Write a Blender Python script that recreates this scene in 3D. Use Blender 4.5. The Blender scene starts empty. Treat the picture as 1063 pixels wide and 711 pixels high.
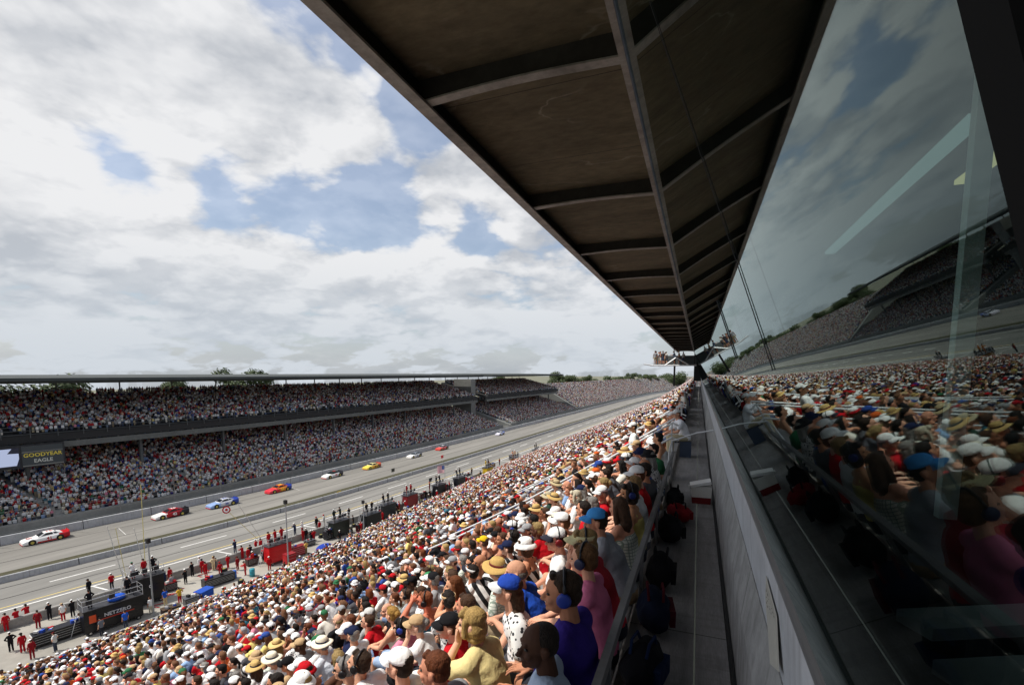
import bpy, bmesh, math, random
import numpy as np
from mathutils import Vector, Matrix, Euler
R = math.radians
rng = random.Random(7)
nr = np.random.default_rng(11)
sc = bpy.context.scene
COL = sc.collection
K, KN = 1.4, 1.2                             # scales of the far and of the near setting about the viewpoint
CH0 = 17.0; CH = CH0*K                       # eye height above the track

# ------------------------------------------------------------------ helpers
def lin(h):
    if isinstance(h, (tuple, list)): return tuple(h[:3])
    h = h.lstrip('#'); v = [int(h[i:i+2], 16)/255 for i in (0, 2, 4)]
    return tuple(c/12.92 if c <= .04045 else ((c+.055)/1.055)**2.4 for c in v)

def link(o, parent=None):
    COL.objects.link(o)
    if parent is not None: o.parent = parent
    return o

def tag(o, label=None, cat=None, group=None, kind=None):
    if label: o['label'] = label
    if cat: o['category'] = cat
    if group: o['group'] = group
    if kind: o['kind'] = kind
    return o

def empty(name, loc=(0, 0, 0), rz=0):
    o = bpy.data.objects.new(name, None); o.location = loc; o.rotation_euler = (0, 0, rz); o.empty_display_size = .2
    return link(o)

class MB:
    """collects shapes, then becomes one mesh object"""
    def __init__(s): s.v = []; s.f = []; s.m = []; s.mi = 0
    def add(s, vs, fs):
        b = len(s.v); s.v += [tuple(p) for p in vs]; s.f += [tuple(b+i for i in f) for f in fs]; s.m += [s.mi]*len(fs); return s
    def box(s, x0, x1, y0, y1, z0, z1):
        return s.add([(x0,y0,z0),(x1,y0,z0),(x1,y1,z0),(x0,y1,z0),(x0,y0,z1),(x1,y0,z1),(x1,y1,z1),(x0,y1,z1)],
                     [(3,2,1,0),(4,5,6,7),(0,1,5,4),(1,2,6,5),(2,3,7,6),(3,0,4,7)])
    def obox(s, c, sx, sy, sz, rz=0, rx=0, ry=0):
        M = Matrix.Translation(c) @ Euler((rx, ry, rz)).to_matrix().to_4x4()
        b = MB().box(-sx/2, sx/2, -sy/2, sy/2, -sz/2, sz/2)
        return s.add([M @ Vector(p) for p in b.v], b.f)
    def tube(s, pts, r, n=8, close=True):
        pts = [Vector(p) for p in pts]; rings = []
        rr = r if isinstance(r, (list, tuple)) else [r]*len(pts)
        vs = []
        for i, p in enumerate(pts):
            d = (pts[min(i+1, len(pts)-1)] - pts[max(i-1, 0)]).normalized()
            a = d.cross(Vector((0, 0, 1)) if abs(d.z) < .9 else Vector((1, 0, 0))).normalized(); b = d.cross(a)
            vs += [p + (a*math.cos(t) + b*math.sin(t))*rr[i] for t in [2*math.pi*k/n for k in range(n)]]
        fs = []
        for i in range(len(pts)-1):
            for k in range(n):
                fs.append((i*n+k, i*n+(k+1) % n, (i+1)*n+(k+1) % n, (i+1)*n+k))
        if close:
            fs.append(tuple(range(n))[::-1]); fs.append(tuple((len(pts)-1)*n+k for k in range(n)))
        return s.add(vs, fs)
    def prism(s, prof, axis_pts):
        """sweep a closed (u,w) profile between two planes: axis_pts = function list giving 3D point of (u,w)"""
        n = len(prof); vs = []
        for fn in axis_pts: vs += [fn(u, w) for u, w in prof]
        fs = []
        for i in range(len(axis_pts)-1):
            for k in range(n): fs.append((i*n+k, i*n+(k+1) % n, (i+1)*n+(k+1) % n, (i+1)*n+k))
        fs.append(tuple(range(n))[::-1]); fs.append(tuple((len(axis_pts)-1)*n+k for k in range(n)))
        return s.add(vs, fs)
    def ell(s, c, r, nu=16, nv=10, M=None):
        vs = [(c[0], c[1], c[2]-r[2])]
        for j in range(1, nv):
            t = math.pi*j/nv
            for i in range(nu):
                a = 2*math.pi*i/nu
                vs.append((c[0]+r[0]*math.sin(t)*math.cos(a), c[1]+r[1]*math.sin(t)*math.sin(a), c[2]-r[2]*math.cos(t)))
        vs.append((c[0], c[1], c[2]+r[2])); fs = []
        for i in range(nu): fs.append((0, 1+(i+1) % nu, 1+i))
        for j in range(nv-2):
            for i in range(nu):
                a = 1+j*nu
                fs.append((a+i, a+(i+1) % nu, a+nu+(i+1) % nu, a+nu+i))
        a = 1+(nv-2)*nu; t = len(vs)-1
        for i in range(nu): fs.append((a+i, a+(i+1) % nu, t))
        if M is not None: vs = [M @ Vector(p) for p in vs]
        return s.add(vs, fs)
    def cap(s, p0, r0, p1, r1, n=12):
        """tapered capsule"""
        p0 = Vector(p0); p1 = Vector(p1); d = p1-p0; L = d.length
        if L < 1e-6: return s.ell(p0, (r0, r0, r0))
        d /= L; pts = []; rr = []
        for t in (-.95, -.7, -.35): pts.append(p0+d*r0*t); rr.append(r0*math.sqrt(1-t*t))
        for t in (0, .5, 1): pts.append(p0+d*L*t); rr.append(r0+(r1-r0)*t)
        for t in (.35, .7, .95): pts.append(p1+d*r1*t); rr.append(r1*math.sqrt(1-t*t))
        return s.tube(pts, rr, n)
    def loft(s, rings, n=20):
        """rings: (centre, half-width along Y, half-depth, tilt) ellipses"""
        vs = []
        for c, hw, hd, t in rings:
            for k in range(n):
                a = 2*math.pi*k/n
                q = 2.4
                ca, sa = math.cos(a), math.sin(a)
                e = (abs(ca)**q+abs(sa)**q)**(-1/q)
                u, w = hd*ca*e, hw*sa*e
                vs.append((c[0]+u*math.cos(t), c[1]+w, c[2]+u*math.sin(t)))
        fs = []
        for i in range(len(rings)-1):
            for k in range(n): fs.append((i*n+k, i*n+(k+1) % n, (i+1)*n+(k+1) % n, (i+1)*n+k))
        fs.append(tuple(range(n))[::-1]); fs.append(tuple((len(rings)-1)*n+k for k in range(n)))
        return s.add(vs, fs)
    def xf(s, M):
        s.v = [tuple(M @ Vector(p)) for p in s.v]; return s
    def join(s, o, M=None):
        b = len(s.v); s.v += [tuple(M @ Vector(p)) if M is not None else p for p in o.v]
        s.f += [tuple(b+i for i in f) for f in o.f]; s.m += o.m; return s
    def mesh(s, name, mats, smooth=False):
        me = bpy.data.meshes.new(name); me.from_pydata(s.v, [], s.f)
        for m in (mats if isinstance(mats, (list, tuple)) else [mats]): me.materials.append(m)
        me.polygons.foreach_set('material_index', s.m)
        if smooth: me.polygons.foreach_set('use_smooth', [True]*len(s.f))
        bm = bmesh.new(); bm.from_mesh(me); bmesh.ops.recalc_face_normals(bm, faces=bm.faces); bm.to_mesh(me); bm.free()
        me.update(); return me
    def build(s, name, mats, parent=None, smooth=False, color=None):
        o = link(bpy.data.objects.new(name, s.mesh(name, mats, smooth)), parent)
        if color: o.color = (*lin(color), 1)
        return o

# ------------------------------------------------------------------ the gentle bend of the main straight
_gy = np.array([-80, 0, 10, 20, 26, 32, 42, 54, 68, 85, 107, 130, 160, 209, 288, 400, 480, 560, 640, 760.])
_gg = np.array([-15, -10, -7.7, -5, -3.6, -2, 0, 1.7, 3, 4.6, 6.2, 7.6, 9.6, 12.5, 16.5, 26, 40, 62, 95, 160.])
_fy = np.arange(-100, 780, 1.0); _fg = np.interp(_fy, _gy, _gg)
_fg = np.convolve(np.pad(_fg, 8, mode='edge'), np.ones(17)/17, mode='valid')
def g(y): return np.interp(y, _fy, _fg)
def W(x):
    t = np.clip((-np.asarray(x, float)-3)/22, 0, 1); return t*t*(3-2*t)
def wx(x, y): return float(x + W(x)*g(y))
_fs = np.maximum(np.where(_fy < 21, _fg, np.interp(21, _fy, _fg)), _fg-9.0); _fs = np.convolve(np.pad(_fs, 8, mode='edge'), np.ones(17)/17, mode='valid')
def wxs(x, y): return float(x + K*W(x/K)*np.interp(y/K, _fy, _fs))      # the near stand's own, straighter line
def wk(x, y): return K*wx(x, y/K)
def gangk(y): return gang(y/K)
def gang(y): return float(math.atan((g(y+1)-g(y-1))/2))
YS = list(np.arange(-50, 100, 2.)) + list(np.arange(100, 260, 5.)) + list(np.arange(260, 741, 10.))
def ysub(y0, y1): return [y0]+[y for y in YS if y0 < y < y1]+[y1]

def sweep(mb, prof, y0, y1, wx=wx):
    """extrude an (x,z) profile along the straight"""
    return mb.prism(prof, [(lambda u, w, y=y: (wx(u, y), y, w)) for y in ysub(y0, y1)])
def sheet(mb, x0, x1, z, y0, y1):
    ys = ysub(y0, y1); b = []
    for y in ys: b += [(wx(x0, y), y, z), (wx(x1, y), y, z)]
    return mb.add(b, [(2*i, 2*i+1, 2*i+3, 2*i+2) for i in range(len(ys)-1)])

# ------------------------------------------------------------------ materials
def mat(name, col=(.5,.5,.5), rough=.7, metal=0, noise=None, bump=None, objcol=False, attr=None, spec=.4, stretch=None, noise2=None):
    m = bpy.data.materials.new(name); m.use_nodes = True; nt = m.node_tree; N = nt.nodes; L = nt.links
    b = N['Principled BSDF']; b.inputs['Roughness'].default_value = rough; b.inputs['Metallic'].default_value = metal
    b.inputs['Specular IOR Level'].default_value = spec
    if objcol: src = N.new('ShaderNodeObjectInfo').outputs['Color']
    elif attr:
        a = N.new('ShaderNodeAttribute'); a.attribute_name = attr; src = a.outputs['Color']
    else:
        c = N.new('ShaderNodeRGB'); c.outputs[0].default_value = (*lin(col), 1); src = c.outputs[0]
    tc = N.new('ShaderNodeTexCoord'); vec = tc.outputs['Object']
    if stretch:
        mp = N.new('ShaderNodeMapping'); mp.inputs['Scale'].default_value = stretch; L.new(vec, mp.inputs['Vector']); vec = mp.outputs[0]
    for ns in (noise, noise2):
        if not ns: continue
        n = N.new('ShaderNodeTexNoise'); n.inputs['Scale'].default_value = ns[0]; n.inputs['Detail'].default_value = 6; n.inputs['Roughness'].default_value = .65
        L.new(vec, n.inputs['Vector'])
        mr = N.new('ShaderNodeMapRange'); mr.inputs[1].default_value = .3; mr.inputs[2].default_value = .7
        mr.inputs[3].default_value = 1-ns[1]; mr.inputs[4].default_value = 1+ns[1]*.6; L.new(n.outputs[0], mr.inputs[0])
        mx = N.new('ShaderNodeVectorMath'); mx.operation = 'MULTIPLY'; L.new(src, mx.inputs[0]); L.new(mr.outputs[0], mx.inputs[1]); src = mx.outputs[0]
    L.new(src, b.inputs['Base Color'])
    if bump:
        n = N.new('ShaderNodeTexNoise'); n.inputs['Scale'].default_value = bump[0]; n.inputs['Detail'].default_value = 4
        L.new(vec, n.inputs['Vector'])
        bp = N.new('ShaderNodeBump'); bp.inputs['Strength'].default_value = bump[1]; bp.inputs['Distance'].default_value = bump[2] if len(bump) > 2 else .02
        L.new(n.outputs[0], bp.inputs['Height']); L.new(bp.outputs[0], b.inputs['Normal'])
    return m

def emis(name, col, s):
    m = bpy.data.materials.new(name); m.use_nodes = True; nt = m.node_tree; nt.nodes.clear()
    e = nt.nodes.new('ShaderNodeEmission'); e.inputs[0].default_value = (*lin(col), 1); e.inputs[1].default_value = s
    o = nt.nodes.new('ShaderNodeOutputMaterial'); nt.links.new(e.outputs[0], o.inputs[0]); return m

def glass_mat():
    m = bpy.data.materials.new('tinted_glass'); m.use_nodes = True; nt = m.node_tree; nt.nodes.clear(); N = nt.nodes.new
    t = N('ShaderNodeBsdfTransparent'); t.inputs[0].default_value = (.74, .82, .80, 1)
    gl = N('ShaderNodeBsdfGlossy'); gl.inputs['Roughness'].default_value = 0.0; gl.inputs[0].default_value = (.60, .67, .66, 1)
    fr = N('ShaderNodeFresnel'); ge = N('ShaderNodeNewGeometry'); ir = N('ShaderNodeMapRange'); ir.inputs[3].default_value = 1.5; ir.inputs[4].default_value = 1/1.5
    nt.links.new(ge.outputs['Backfacing'], ir.inputs[0]); nt.links.new(ir.outputs[0], fr.inputs[0])
    mx = N('ShaderNodeMixShader'); o = N('ShaderNodeOutputMaterial')
    nt.links.new(fr.outputs[0], mx.inputs[0]); nt.links.new(t.outputs[0], mx.inputs[1]); nt.links.new(gl.outputs[0], mx.inputs[2]); nt.links.new(mx.outputs[0], o.inputs[0])
    return m

def cloth_pattern(name, c1, c2, kind):
    m = bpy.data.materials.new(name); m.use_nodes = True; nt = m.node_tree; N = nt.nodes; L = nt.links; b = N['Principled BSDF']; b.inputs['Roughness'].default_value = .85
    tc = N.new('ShaderNodeTexCoord')
    def wave(ax, sc_):
        w = N.new('ShaderNodeTexWave'); w.bands_direction = ax; w.inputs['Scale'].default_value = sc_; L.new(tc.outputs['Object'], w.inputs['Vector'])
        r = N.new('ShaderNodeMath'); r.operation = 'GREATER_THAN'; r.inputs[1].default_value = .5 if kind == 'stripe' else .88; L.new(w.outputs['Fac'], r.inputs[0]); return r.outputs[0]
    if kind == 'stripe': fac = wave('DIAGONAL', 3.2)
    elif kind == 'print':
        n = N.new('ShaderNodeTexVoronoi'); n.inputs['Scale'].default_value = 26; L.new(tc.outputs['Object'], n.inputs['Vector'])
        r = N.new('ShaderNodeMath'); r.operation = 'LESS_THAN'; r.inputs[1].default_value = .34; L.new(n.outputs['Distance'], r.inputs[0]); fac = r.outputs[0]
    else:
        a, c = wave('Y', 9), wave('Z', 9); r = N.new('ShaderNodeMath'); r.operation = 'MAXIMUM'; L.new(a, r.inputs[0]); L.new(c, r.inputs[1]); fac = r.outputs[0]
    mx = N.new('ShaderNodeMix'); mx.data_type = 'RGBA'; mx.inputs['A'].default_value = (*lin(c1), 1); mx.inputs['B'].default_value = (*lin(c2), 1)
    L.new(fac, mx.inputs['Factor']); L.new(mx.outputs['Result'], b.inputs['Base Color']); return m

M = {}
M['asphalt'] = mat('track_asphalt', (.215,.205,.185), .85, noise=(.6,.22), noise2=(.09,.25), stretch=(1,.06,1))
M['pitlane'] = mat('pit_lane_asphalt', (.205,.198,.182), .85, noise=(.8,.2), noise2=(.1,.2), stretch=(1,.08,1))
M['apron'] = mat('pit_apron_concrete', (.33,.31,.27), .9, noise=(.5,.22), noise2=(.07,.2))
M['earth'] = mat('infield_ground', (.17,.17,.12), .95, noise=(.05,.3), noise2=(.6,.2))
M['grass'] = mat('grass_strip_turf', (.062,.058,.03), .95, noise=(3,.4))
M['white'] = mat('white_paint', (.7,.69,.66), .6, noise=(2,.12))
M['yellow'] = mat('yellow_paint', (.62,.48,.16), .6, noise=(2,.15))
M['seam'] = mat('tar_seam', (.035,.033,.03), .7)
M['wallc'] = mat('barrier_concrete', (.44,.45,.46), .8, noise=(.4,.15), noise2=(4,.12))
M['conc'] = mat('stand_concrete', (.30,.29,.27), .9, noise=(1.2,.25), noise2=(9,.15))
M['conc2'] = mat('kerb_concrete', (.34,.335,.32), .85, noise=(3,.3), noise2=(18,.16), bump=(60,.25,.004))
M['wallpaint'] = mat('painted_wall', (.52,.53,.55), .55, noise=(2.4,.16), noise2=(14,.1), bump=(90,.15,.003))
M['plank'] = mat('walkway_plank', (.27,.265,.26), .75, noise=(1.6,.3), noise2=(22,.22), stretch=(6,.7,1), bump=(30,.2,.004))
M['alu'] = mat('bench_aluminium', (.42,.42,.41), .45, metal=.5, noise=(5,.15), stretch=(6,.5,1))
M['railpipe'] = mat('rail_pipe', (.55,.56,.57), .4, metal=.35, noise=(8,.1))
M['steel'] = mat('grey_steel', (.2,.2,.2), .5, metal=.2, noise=(2,.25), noise2=(15,.15))
M['canopyshade'] = mat('canopy_web_shaded', (.03,.028,.025), .8, noise=(1.5,.4), noise2=(9,.3))  # near-black version of the canopy steel, painting in the shade on the webs
M['canopysteel'] = mat('canopy_steel', (.30,.29,.275), .6, noise=(1.3,.4), noise2=(9,.3))
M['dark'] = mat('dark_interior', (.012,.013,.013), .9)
M['blackrub'] = mat('black_rubber', (.012,.012,.012), .6)
M['chrome'] = mat('chrome', (.6,.6,.6), .15, metal=1)
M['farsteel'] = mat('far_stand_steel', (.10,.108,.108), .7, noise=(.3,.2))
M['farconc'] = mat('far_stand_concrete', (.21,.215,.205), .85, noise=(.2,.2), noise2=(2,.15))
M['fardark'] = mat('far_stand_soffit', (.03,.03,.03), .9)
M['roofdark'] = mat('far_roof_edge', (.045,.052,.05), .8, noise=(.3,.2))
M['glass'] = glass_mat()
M['cloth'] = mat('cloth', rough=.88, objcol=True, noise=(7,.1), bump=(11,.6,.035), spec=.15)
M['skin'] = mat('skin', rough=.68, objcol=True, noise=(14,.09), bump=(150,.08,.003), spec=.25)
M['hair'] = mat('hair', rough=.6, objcol=True, noise=(46,.5), noise2=(9,.3), stretch=(2.6,2.6,.32), bump=(60,.9,.012), spec=.22)
M['straw'] = mat('straw', rough=.8, objcol=True, noise=(60,.2), bump=(120,.5,.004))
M['eye'] = mat('eye', (.02,.016,.013), .2)
M['shoe'] = mat('shoe', (.33,.32,.3), .7)
M['plastic'] = mat('plastic', rough=.35, objcol=True, noise=(3,.06))
M['paint'] = mat('car_paint', rough=.25, objcol=True, noise=(2,.05))
M['crowd'] = mat('crowd_cloth', rough=.85, attr='Col', spec=.2)
M['leaf'] = mat('leaf', (.062,.088,.03), .7, noise=(.35,.35), noise2=(3,.3))
M['bark'] = mat('bark', (.09,.07,.05), .9)
def pm(name, c, rough=.4, **k):
    if name not in M: M[name] = mat(name, c, rough, **k)
    return M[name]

# slab underside: brown stained boarding with pale leak streaks
def slab_mat():
    m = mat('stained_boarding', (.135,.115,.074), .9, noise=(.8,.4), noise2=(7,.3), stretch=(.7,1.6,1))
    nt = m.node_tree; N = nt.nodes; L = nt.links; b = N['Principled BSDF']; src = b.inputs['Base Color'].links[0].from_socket
    tc = N.new('ShaderNodeTexCoord'); n = N.new('ShaderNodeTexNoise'); n.inputs['Scale'].default_value = .55; n.inputs['Detail'].default_value = 5; n.inputs['Distortion'].default_value = .35
    mp = N.new('ShaderNodeMapping'); mp.inputs['Scale'].default_value = (.6, 1.5, 1); L.new(tc.outputs['Object'], mp.inputs[0]); L.new(mp.outputs[0], n.inputs[0])
    s1 = N.new('ShaderNodeMath'); s1.operation = 'SUBTRACT'; s1.inputs[1].default_value = .5; L.new(n.outputs[0], s1.inputs[0])
    ab = N.new('ShaderNodeMath'); ab.operation = 'ABSOLUTE'; L.new(s1.outputs[0], ab.inputs[0])
    mr = N.new('ShaderNodeMapRange'); mr.inputs[1].default_value = .0; mr.inputs[2].default_value = .009; mr.inputs[3].default_value = .5; mr.inputs[4].default_value = 0; L.new(ab.outputs[0], mr.inputs[0])
    n2 = N.new('ShaderNodeTexNoise'); n2.inputs['Scale'].default_value = .9; L.new(tc.outputs['Object'], n2.inputs[0])
    gt = N.new('ShaderNodeMapRange'); gt.inputs[1].default_value = .5; gt.inputs[2].default_value = .62; L.new(n2.outputs[0], gt.inputs[0])
    mu = N.new('ShaderNodeMath'); mu.operation = 'MULTIPLY'; L.new(mr.outputs[0], mu.inputs[0]); L.new(gt.outputs[0], mu.inputs[1])
    mx = N.new('ShaderNodeMix'); mx.data_type = 'RGBA'; mx.inputs['B'].default_value = (.3,.28,.23,1); L.new(mu.outputs[0], mx.inputs['Factor']); L.new(src, mx.inputs['A']); L.new(mx.outputs['Result'], b.inputs['Base Color'])
    return m
M['slab'] = slab_mat()

def joints(m, period, width, streak=0.):
    """open joints across a long run (real gaps filled with dirt) and weather stains running down"""
    nt = m.node_tree; N = nt.nodes; L = nt.links; b = N['Principled BSDF']; src = b.inputs['Base Color'].links[0].from_socket
    tc = N.new('ShaderNodeTexCoord'); sp = N.new('ShaderNodeSeparateXYZ'); L.new(tc.outputs['Object'], sp.inputs[0])
    md = N.new('ShaderNodeMath'); md.operation = 'PINGPONG'; md.inputs[1].default_value = period/2; L.new(sp.outputs[1], md.inputs[0])
    lt = N.new('ShaderNodeMath'); lt.operation = 'LESS_THAN'; lt.inputs[1].default_value = width; L.new(md.outputs[0], lt.inputs[0])
    mx = N.new('ShaderNodeMix'); mx.data_type = 'RGBA'; mx.inputs['B'].default_value = (.02,.02,.02,1); L.new(lt.outputs[0], mx.inputs['Factor']); L.new(src, mx.inputs['A']); src = mx.outputs['Result']
    if streak:
        mp = N.new('ShaderNodeMapping'); mp.inputs['Scale'].default_value = (.5, 5, .5); L.new(tc.outputs['Object'], mp.inputs[0])
        n = N.new('ShaderNodeTexNoise'); n.inputs['Scale'].default_value = 1.6; n.inputs['Detail'].default_value = 7; n.inputs['Roughness'].default_value = .7; L.new(mp.outputs[0], n.inputs[0])
        mr = N.new('ShaderNodeMapRange'); mr.inputs[1].default_value = .52; mr.inputs[2].default_value = .72; mr.inputs[3].default_value = 0; mr.inputs[4].default_value = streak; L.new(n.outputs[0], mr.inputs[0])
        m2 = N.new('ShaderNodeMix'); m2.data_type = 'RGBA'; m2.inputs['B'].default_value = (.09,.08,.07,1); L.new(mr.outputs[0], m2.inputs['Factor']); L.new(src, m2.inputs['A']); src = m2.outputs['Result']
    L.new(src, b.inputs['Base Color'])
joints(M['conc2'], 3.1, .004, .6); joints(M['wallpaint'], 3.1, .003, .35); joints(M['plank'], 3.7, .004, .45); joints(M['wallc'], 6.2, .03, .5); joints(M['slab'], 1.9, .006)

# ------------------------------------------------------------------ camera
cd = bpy.data.cameras.new('camera'); cam = link(bpy.data.objects.new('camera', cd)); sc.camera = cam
TH, DE, FPX = R(21.1), R(6), 500.0
cam.location = (0, 0, CH); cam.rotation_euler = (math.pi/2-DE, 0, TH)
cd.sensor_width = 36; cd.lens = FPX/1063*36; cd.clip_start = .01; cd.clip_end = 4000
cd.shift_y = (387-355.5+FPX*math.tan(DE))/1063
_F = Vector((-math.sin(TH)*math.cos(DE), math.cos(TH)*math.cos(DE), -math.sin(DE))); _R = Vector((math.cos(TH), math.sin(TH), 0)); _U = _R.cross(_F)
def ray(x, y): return (_F + _R*((x-531.5)/FPX) + _U*((387-y)/FPX+math.tan(DE)))
def proj(p):
    q = Vector(p)-Vector((0, 0, CH)); d = q.dot(_F)
    return 531.5+FPX*q.dot(_R)/d, 387+FPX*math.tan(DE)-FPX*q.dot(_U)/d, d
def ground(x, y, z=0.):
    r = ray(x, y); t = (z-CH)/r.z; return r.x*t, r.y*t

# ------------------------------------------------------------------ sky and sun
EL = R(59.5); S = Vector((-.85*math.cos(EL), -.53*math.cos(EL), math.sin(EL))).normalized()
sl = bpy.data.lights.new('sun', 'SUN'); sl.energy = 4.6; sl.angle = R(.53); sl.color = (1, .955, .88)
so = link(bpy.data.objects.new('sun', sl)); so.rotation_euler = (-S).to_track_quat('-Z', 'Y').to_euler(); so.location = (-20, -20, 60)

w = bpy.data.worlds.new('World'); sc.world = w; w.use_nodes = True
def build_world():
    nt = w.node_tree; nt.nodes.clear(); L = nt.links
    def N(t): return nt.nodes.new(t)
    def mth(op, a, b=None, clamp=False):
        n = N('ShaderNodeMath'); n.operation = op; n.use_clamp = clamp
        for i, q in enumerate((a, b)):
            if q is None: continue
            if hasattr(q, 'links'): L.new(q, n.inputs[i])
            else: n.inputs[i].default_value = q
        return n.outputs[0]
    def rng_(v, a, b, c, d, smooth=True):
        n = N('ShaderNodeMapRange'); n.interpolation_type = 'SMOOTHSTEP' if smooth else 'LINEAR'
        L.new(v, n.inputs[0])
        for i, q in enumerate((a, b, c, d)): n.inputs[i+1].default_value = q
        return n.outputs[0]
    tc = N('ShaderNodeTexCoord'); gen = tc.outputs['Generated']
    nm = N('ShaderNodeVectorMath'); nm.operation = 'NORMALIZE'; L.new(gen, nm.inputs[0]); dirv = nm.outputs[0]
    sp = N('ShaderNodeSeparateXYZ'); L.new(dirv, sp.inputs[0])
    z = mth('MAXIMUM', sp.outputs[2], 0.0); den = mth('ADD', z, .22)
    cb = N('ShaderNodeCombineXYZ'); L.new(mth('DIVIDE', sp.outputs[0], den), cb.inputs[0]); L.new(mth('DIVIDE', sp.outputs[1], den), cb.inputs[1]); L.new(mth('MULTIPLY', z, .6), cb.inputs[2])
    def fbm(vec, scale, detail, rough, off=(0, 0, 0)):
        mp = N('ShaderNodeMapping'); mp.inputs['Location'].default_value = off; L.new(vec, mp.inputs[0])
        n = N('ShaderNodeTexNoise'); n.inputs['Scale'].default_value = scale; n.inputs['Detail'].default_value = detail; n.inputs['Roughness'].default_value = rough; n.inputs['Distortion'].default_value = .15
        L.new(mp.outputs[0], n.inputs[0]); return n.outputs[0]
    off = (4.3, 2.2, 0)
    _n = Vector((math.cos(R(15.3)), 0, math.sin(R(15.3))))
    def REFL(px, py, wd, amp):
        d = ray(px, py).normalized(); return (d-2*d.dot(_n)*_n, None, wd, amp)
    def blobs(lst):
        tot = None
        for (px, py, wd, amp) in lst:
            d = px if py is None else ray(px, py).normalized()
            dt = N('ShaderNodeVectorMath'); dt.operation = 'DOT_PRODUCT'; L.new(dirv, dt.inputs[0]); dt.inputs[1].default_value = d
            v = rng_(dt.outputs['Value'], math.cos(R(wd)), 1, 0, amp)
            tot = v if tot is None else mth('ADD', tot, v)
        return tot
    bl = blobs([(100,170,6.5,-.17),(180,185,8,-.21),(255,192,7,-.20),(335,207,7,-.21),(400,220,6,-.18),(70,150,5,-.10),REFL(925,45,5,-.2),REFL(890,75,4,-.14),(318,15,6,-.26),(440,118,5,-.24),(395,70,5,-.24),(100,225,4,-.12),(470,345,4,-.04),(115,285,3,-.06),
                (190,80,17,.22),(60,60,15,.20),(330,120,10,.20),(250,262,11,.16),(430,290,13,.18),(560,300,14,.16),(20,240,10,.20),(120,330,12,.14),(20,140,7,.10),(480,190,8,.16),(300,330,12,.1),(640,330,12,.1),(900,60,14,.03)])
    base = mth('ADD', bl, .022)
    def plane(k):
        """cloud-layer coordinates of the view direction, shifted towards the sun by k"""
        if k: 
            ad = N('ShaderNodeVectorMath'); ad.operation = 'ADD'; L.new(dirv, ad.inputs[0]); ad.inputs[1].default_value = (S.x*k, S.y*k, S.z*k); v = ad.outputs[0]
        else: v = dirv
        q = N('ShaderNodeSeparateXYZ'); L.new(v, q.inputs[0]); zz = mth('MAXIMUM', q.outputs[2], 0.0); dn = mth('ADD', zz, .30)
        c = N('ShaderNodeCombineXYZ'); L.new(mth('DIVIDE', q.outputs[0], dn), c.inputs[0]); L.new(mth('DIVIDE', q.outputs[1], dn), c.inputs[1]); L.new(mth('MULTIPLY', zz, 1.6), c.inputs[2]); return c.outputs[0]
    def billow(vec, scale, det, o_):
        n = fbm(vec, scale, det, .5, o_); return mth('ABSOLUTE', mth('SUBTRACT', n, .5))
    def dens(k, oct_):
        v = plane(k); f = fbm(v, 2.1, oct_, .57, off)
        return mth('ADD', mth('ADD', f, mth('MULTIPLY', mth('SUBTRACT', billow(v, 4.6, 4, (9,1,4)), .07), .75)), base)
    d0 = dens(0, 9)
    d1, d2 = dens(.045, 6), dens(.14, 4)
    cover = rng_(d0, .44, .65, 0, 1)
    e1 = rng_(mth('SUBTRACT', d0, d1), -.10, .10, 0, 1, False)
    e2 = rng_(mth('SUBTRACT', d0, d2), -.22, .18, 0, 1, False)
    thick = rng_(d0, .62, 1.0, 1, .72, False)
    fine = rng_(fbm(plane(0), 6.5, 7, .6, (1, 2, 3)), .3, .7, 0, 1, False)
    lit = mth('MULTIPLY', mth('ADD', mth('ADD', mth('MULTIPLY', e1, .50), mth('MULTIPLY', e2, .52)), mth('MULTIPLY', fine, .22)), thick, True)
    lit = rng_(lit, .10, .82, 0, 1, False)
    cm = N('ShaderNodeMix'); cm.data_type = 'RGBA'; cm.inputs['A'].default_value = (.52,.55,.60,1); cm.inputs['B'].default_value = (.90,.905,.92,1); L.new(lit, cm.inputs['Factor'])
    # pale air towards the horizon
    hz = rng_(z, .0, .27, .75, 0)
    ch = N('ShaderNodeMix'); ch.data_type = 'RGBA'; ch.inputs['B'].default_value = (.60,.665,.735,1); L.new(hz, ch.inputs['Factor']); L.new(cm.outputs['Result'], ch.inputs['A'])
    bc = N('ShaderNodeBackground'); L.new(ch.outputs['Result'], bc.inputs[0]); bc.inputs[1].default_value = .95
    sky = N('ShaderNodeTexSky'); sky.sky_type = 'NISHITA'; sky.sun_disc = False; sky.sun_elevation = EL; sky.sun_rotation = math.atan2(S.x, S.y); sky.air_density = 1.0; sky.dust_density = 2.2; sky.ozone_density = 1.5
    bs = N('ShaderNodeBackground'); L.new(sky.outputs[0], bs.inputs[0]); bs.inputs[1].default_value = .15
    cov2 = mth('MAXIMUM', cover, rng_(z, .0, .2, .7, .3))
    ms = N('ShaderNodeMixShader'); L.new(cov2, ms.inputs[0]); L.new(bs.outputs[0], ms.inputs[1]); L.new(bc.outputs[0], ms.inputs[2])
    o = N('ShaderNodeOutputWorld'); L.new(ms.outputs[0], o.inputs[0])
build_world()
w.cycles.sampling_method = 'MANUAL'; w.cycles.sample_map_resolution = 512

sc.view_settings.view_transform = 'Standard'; sc.view_settings.look = 'None'; sc.view_settings.exposure = 0; sc.view_settings.gamma = 1
sc.view_settings.use_curve_mapping = False
sc.cycles.max_bounces = 6; sc.cycles.transparent_max_bounces = 12; sc.cycles.diffuse_bounces = 3; sc.cycles.glossy_bounces = 3
sc.cycles.caustics_reflective = False; sc.cycles.caustics_refractive = False; sc.cycles.sample_clamp_indirect = 6

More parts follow.
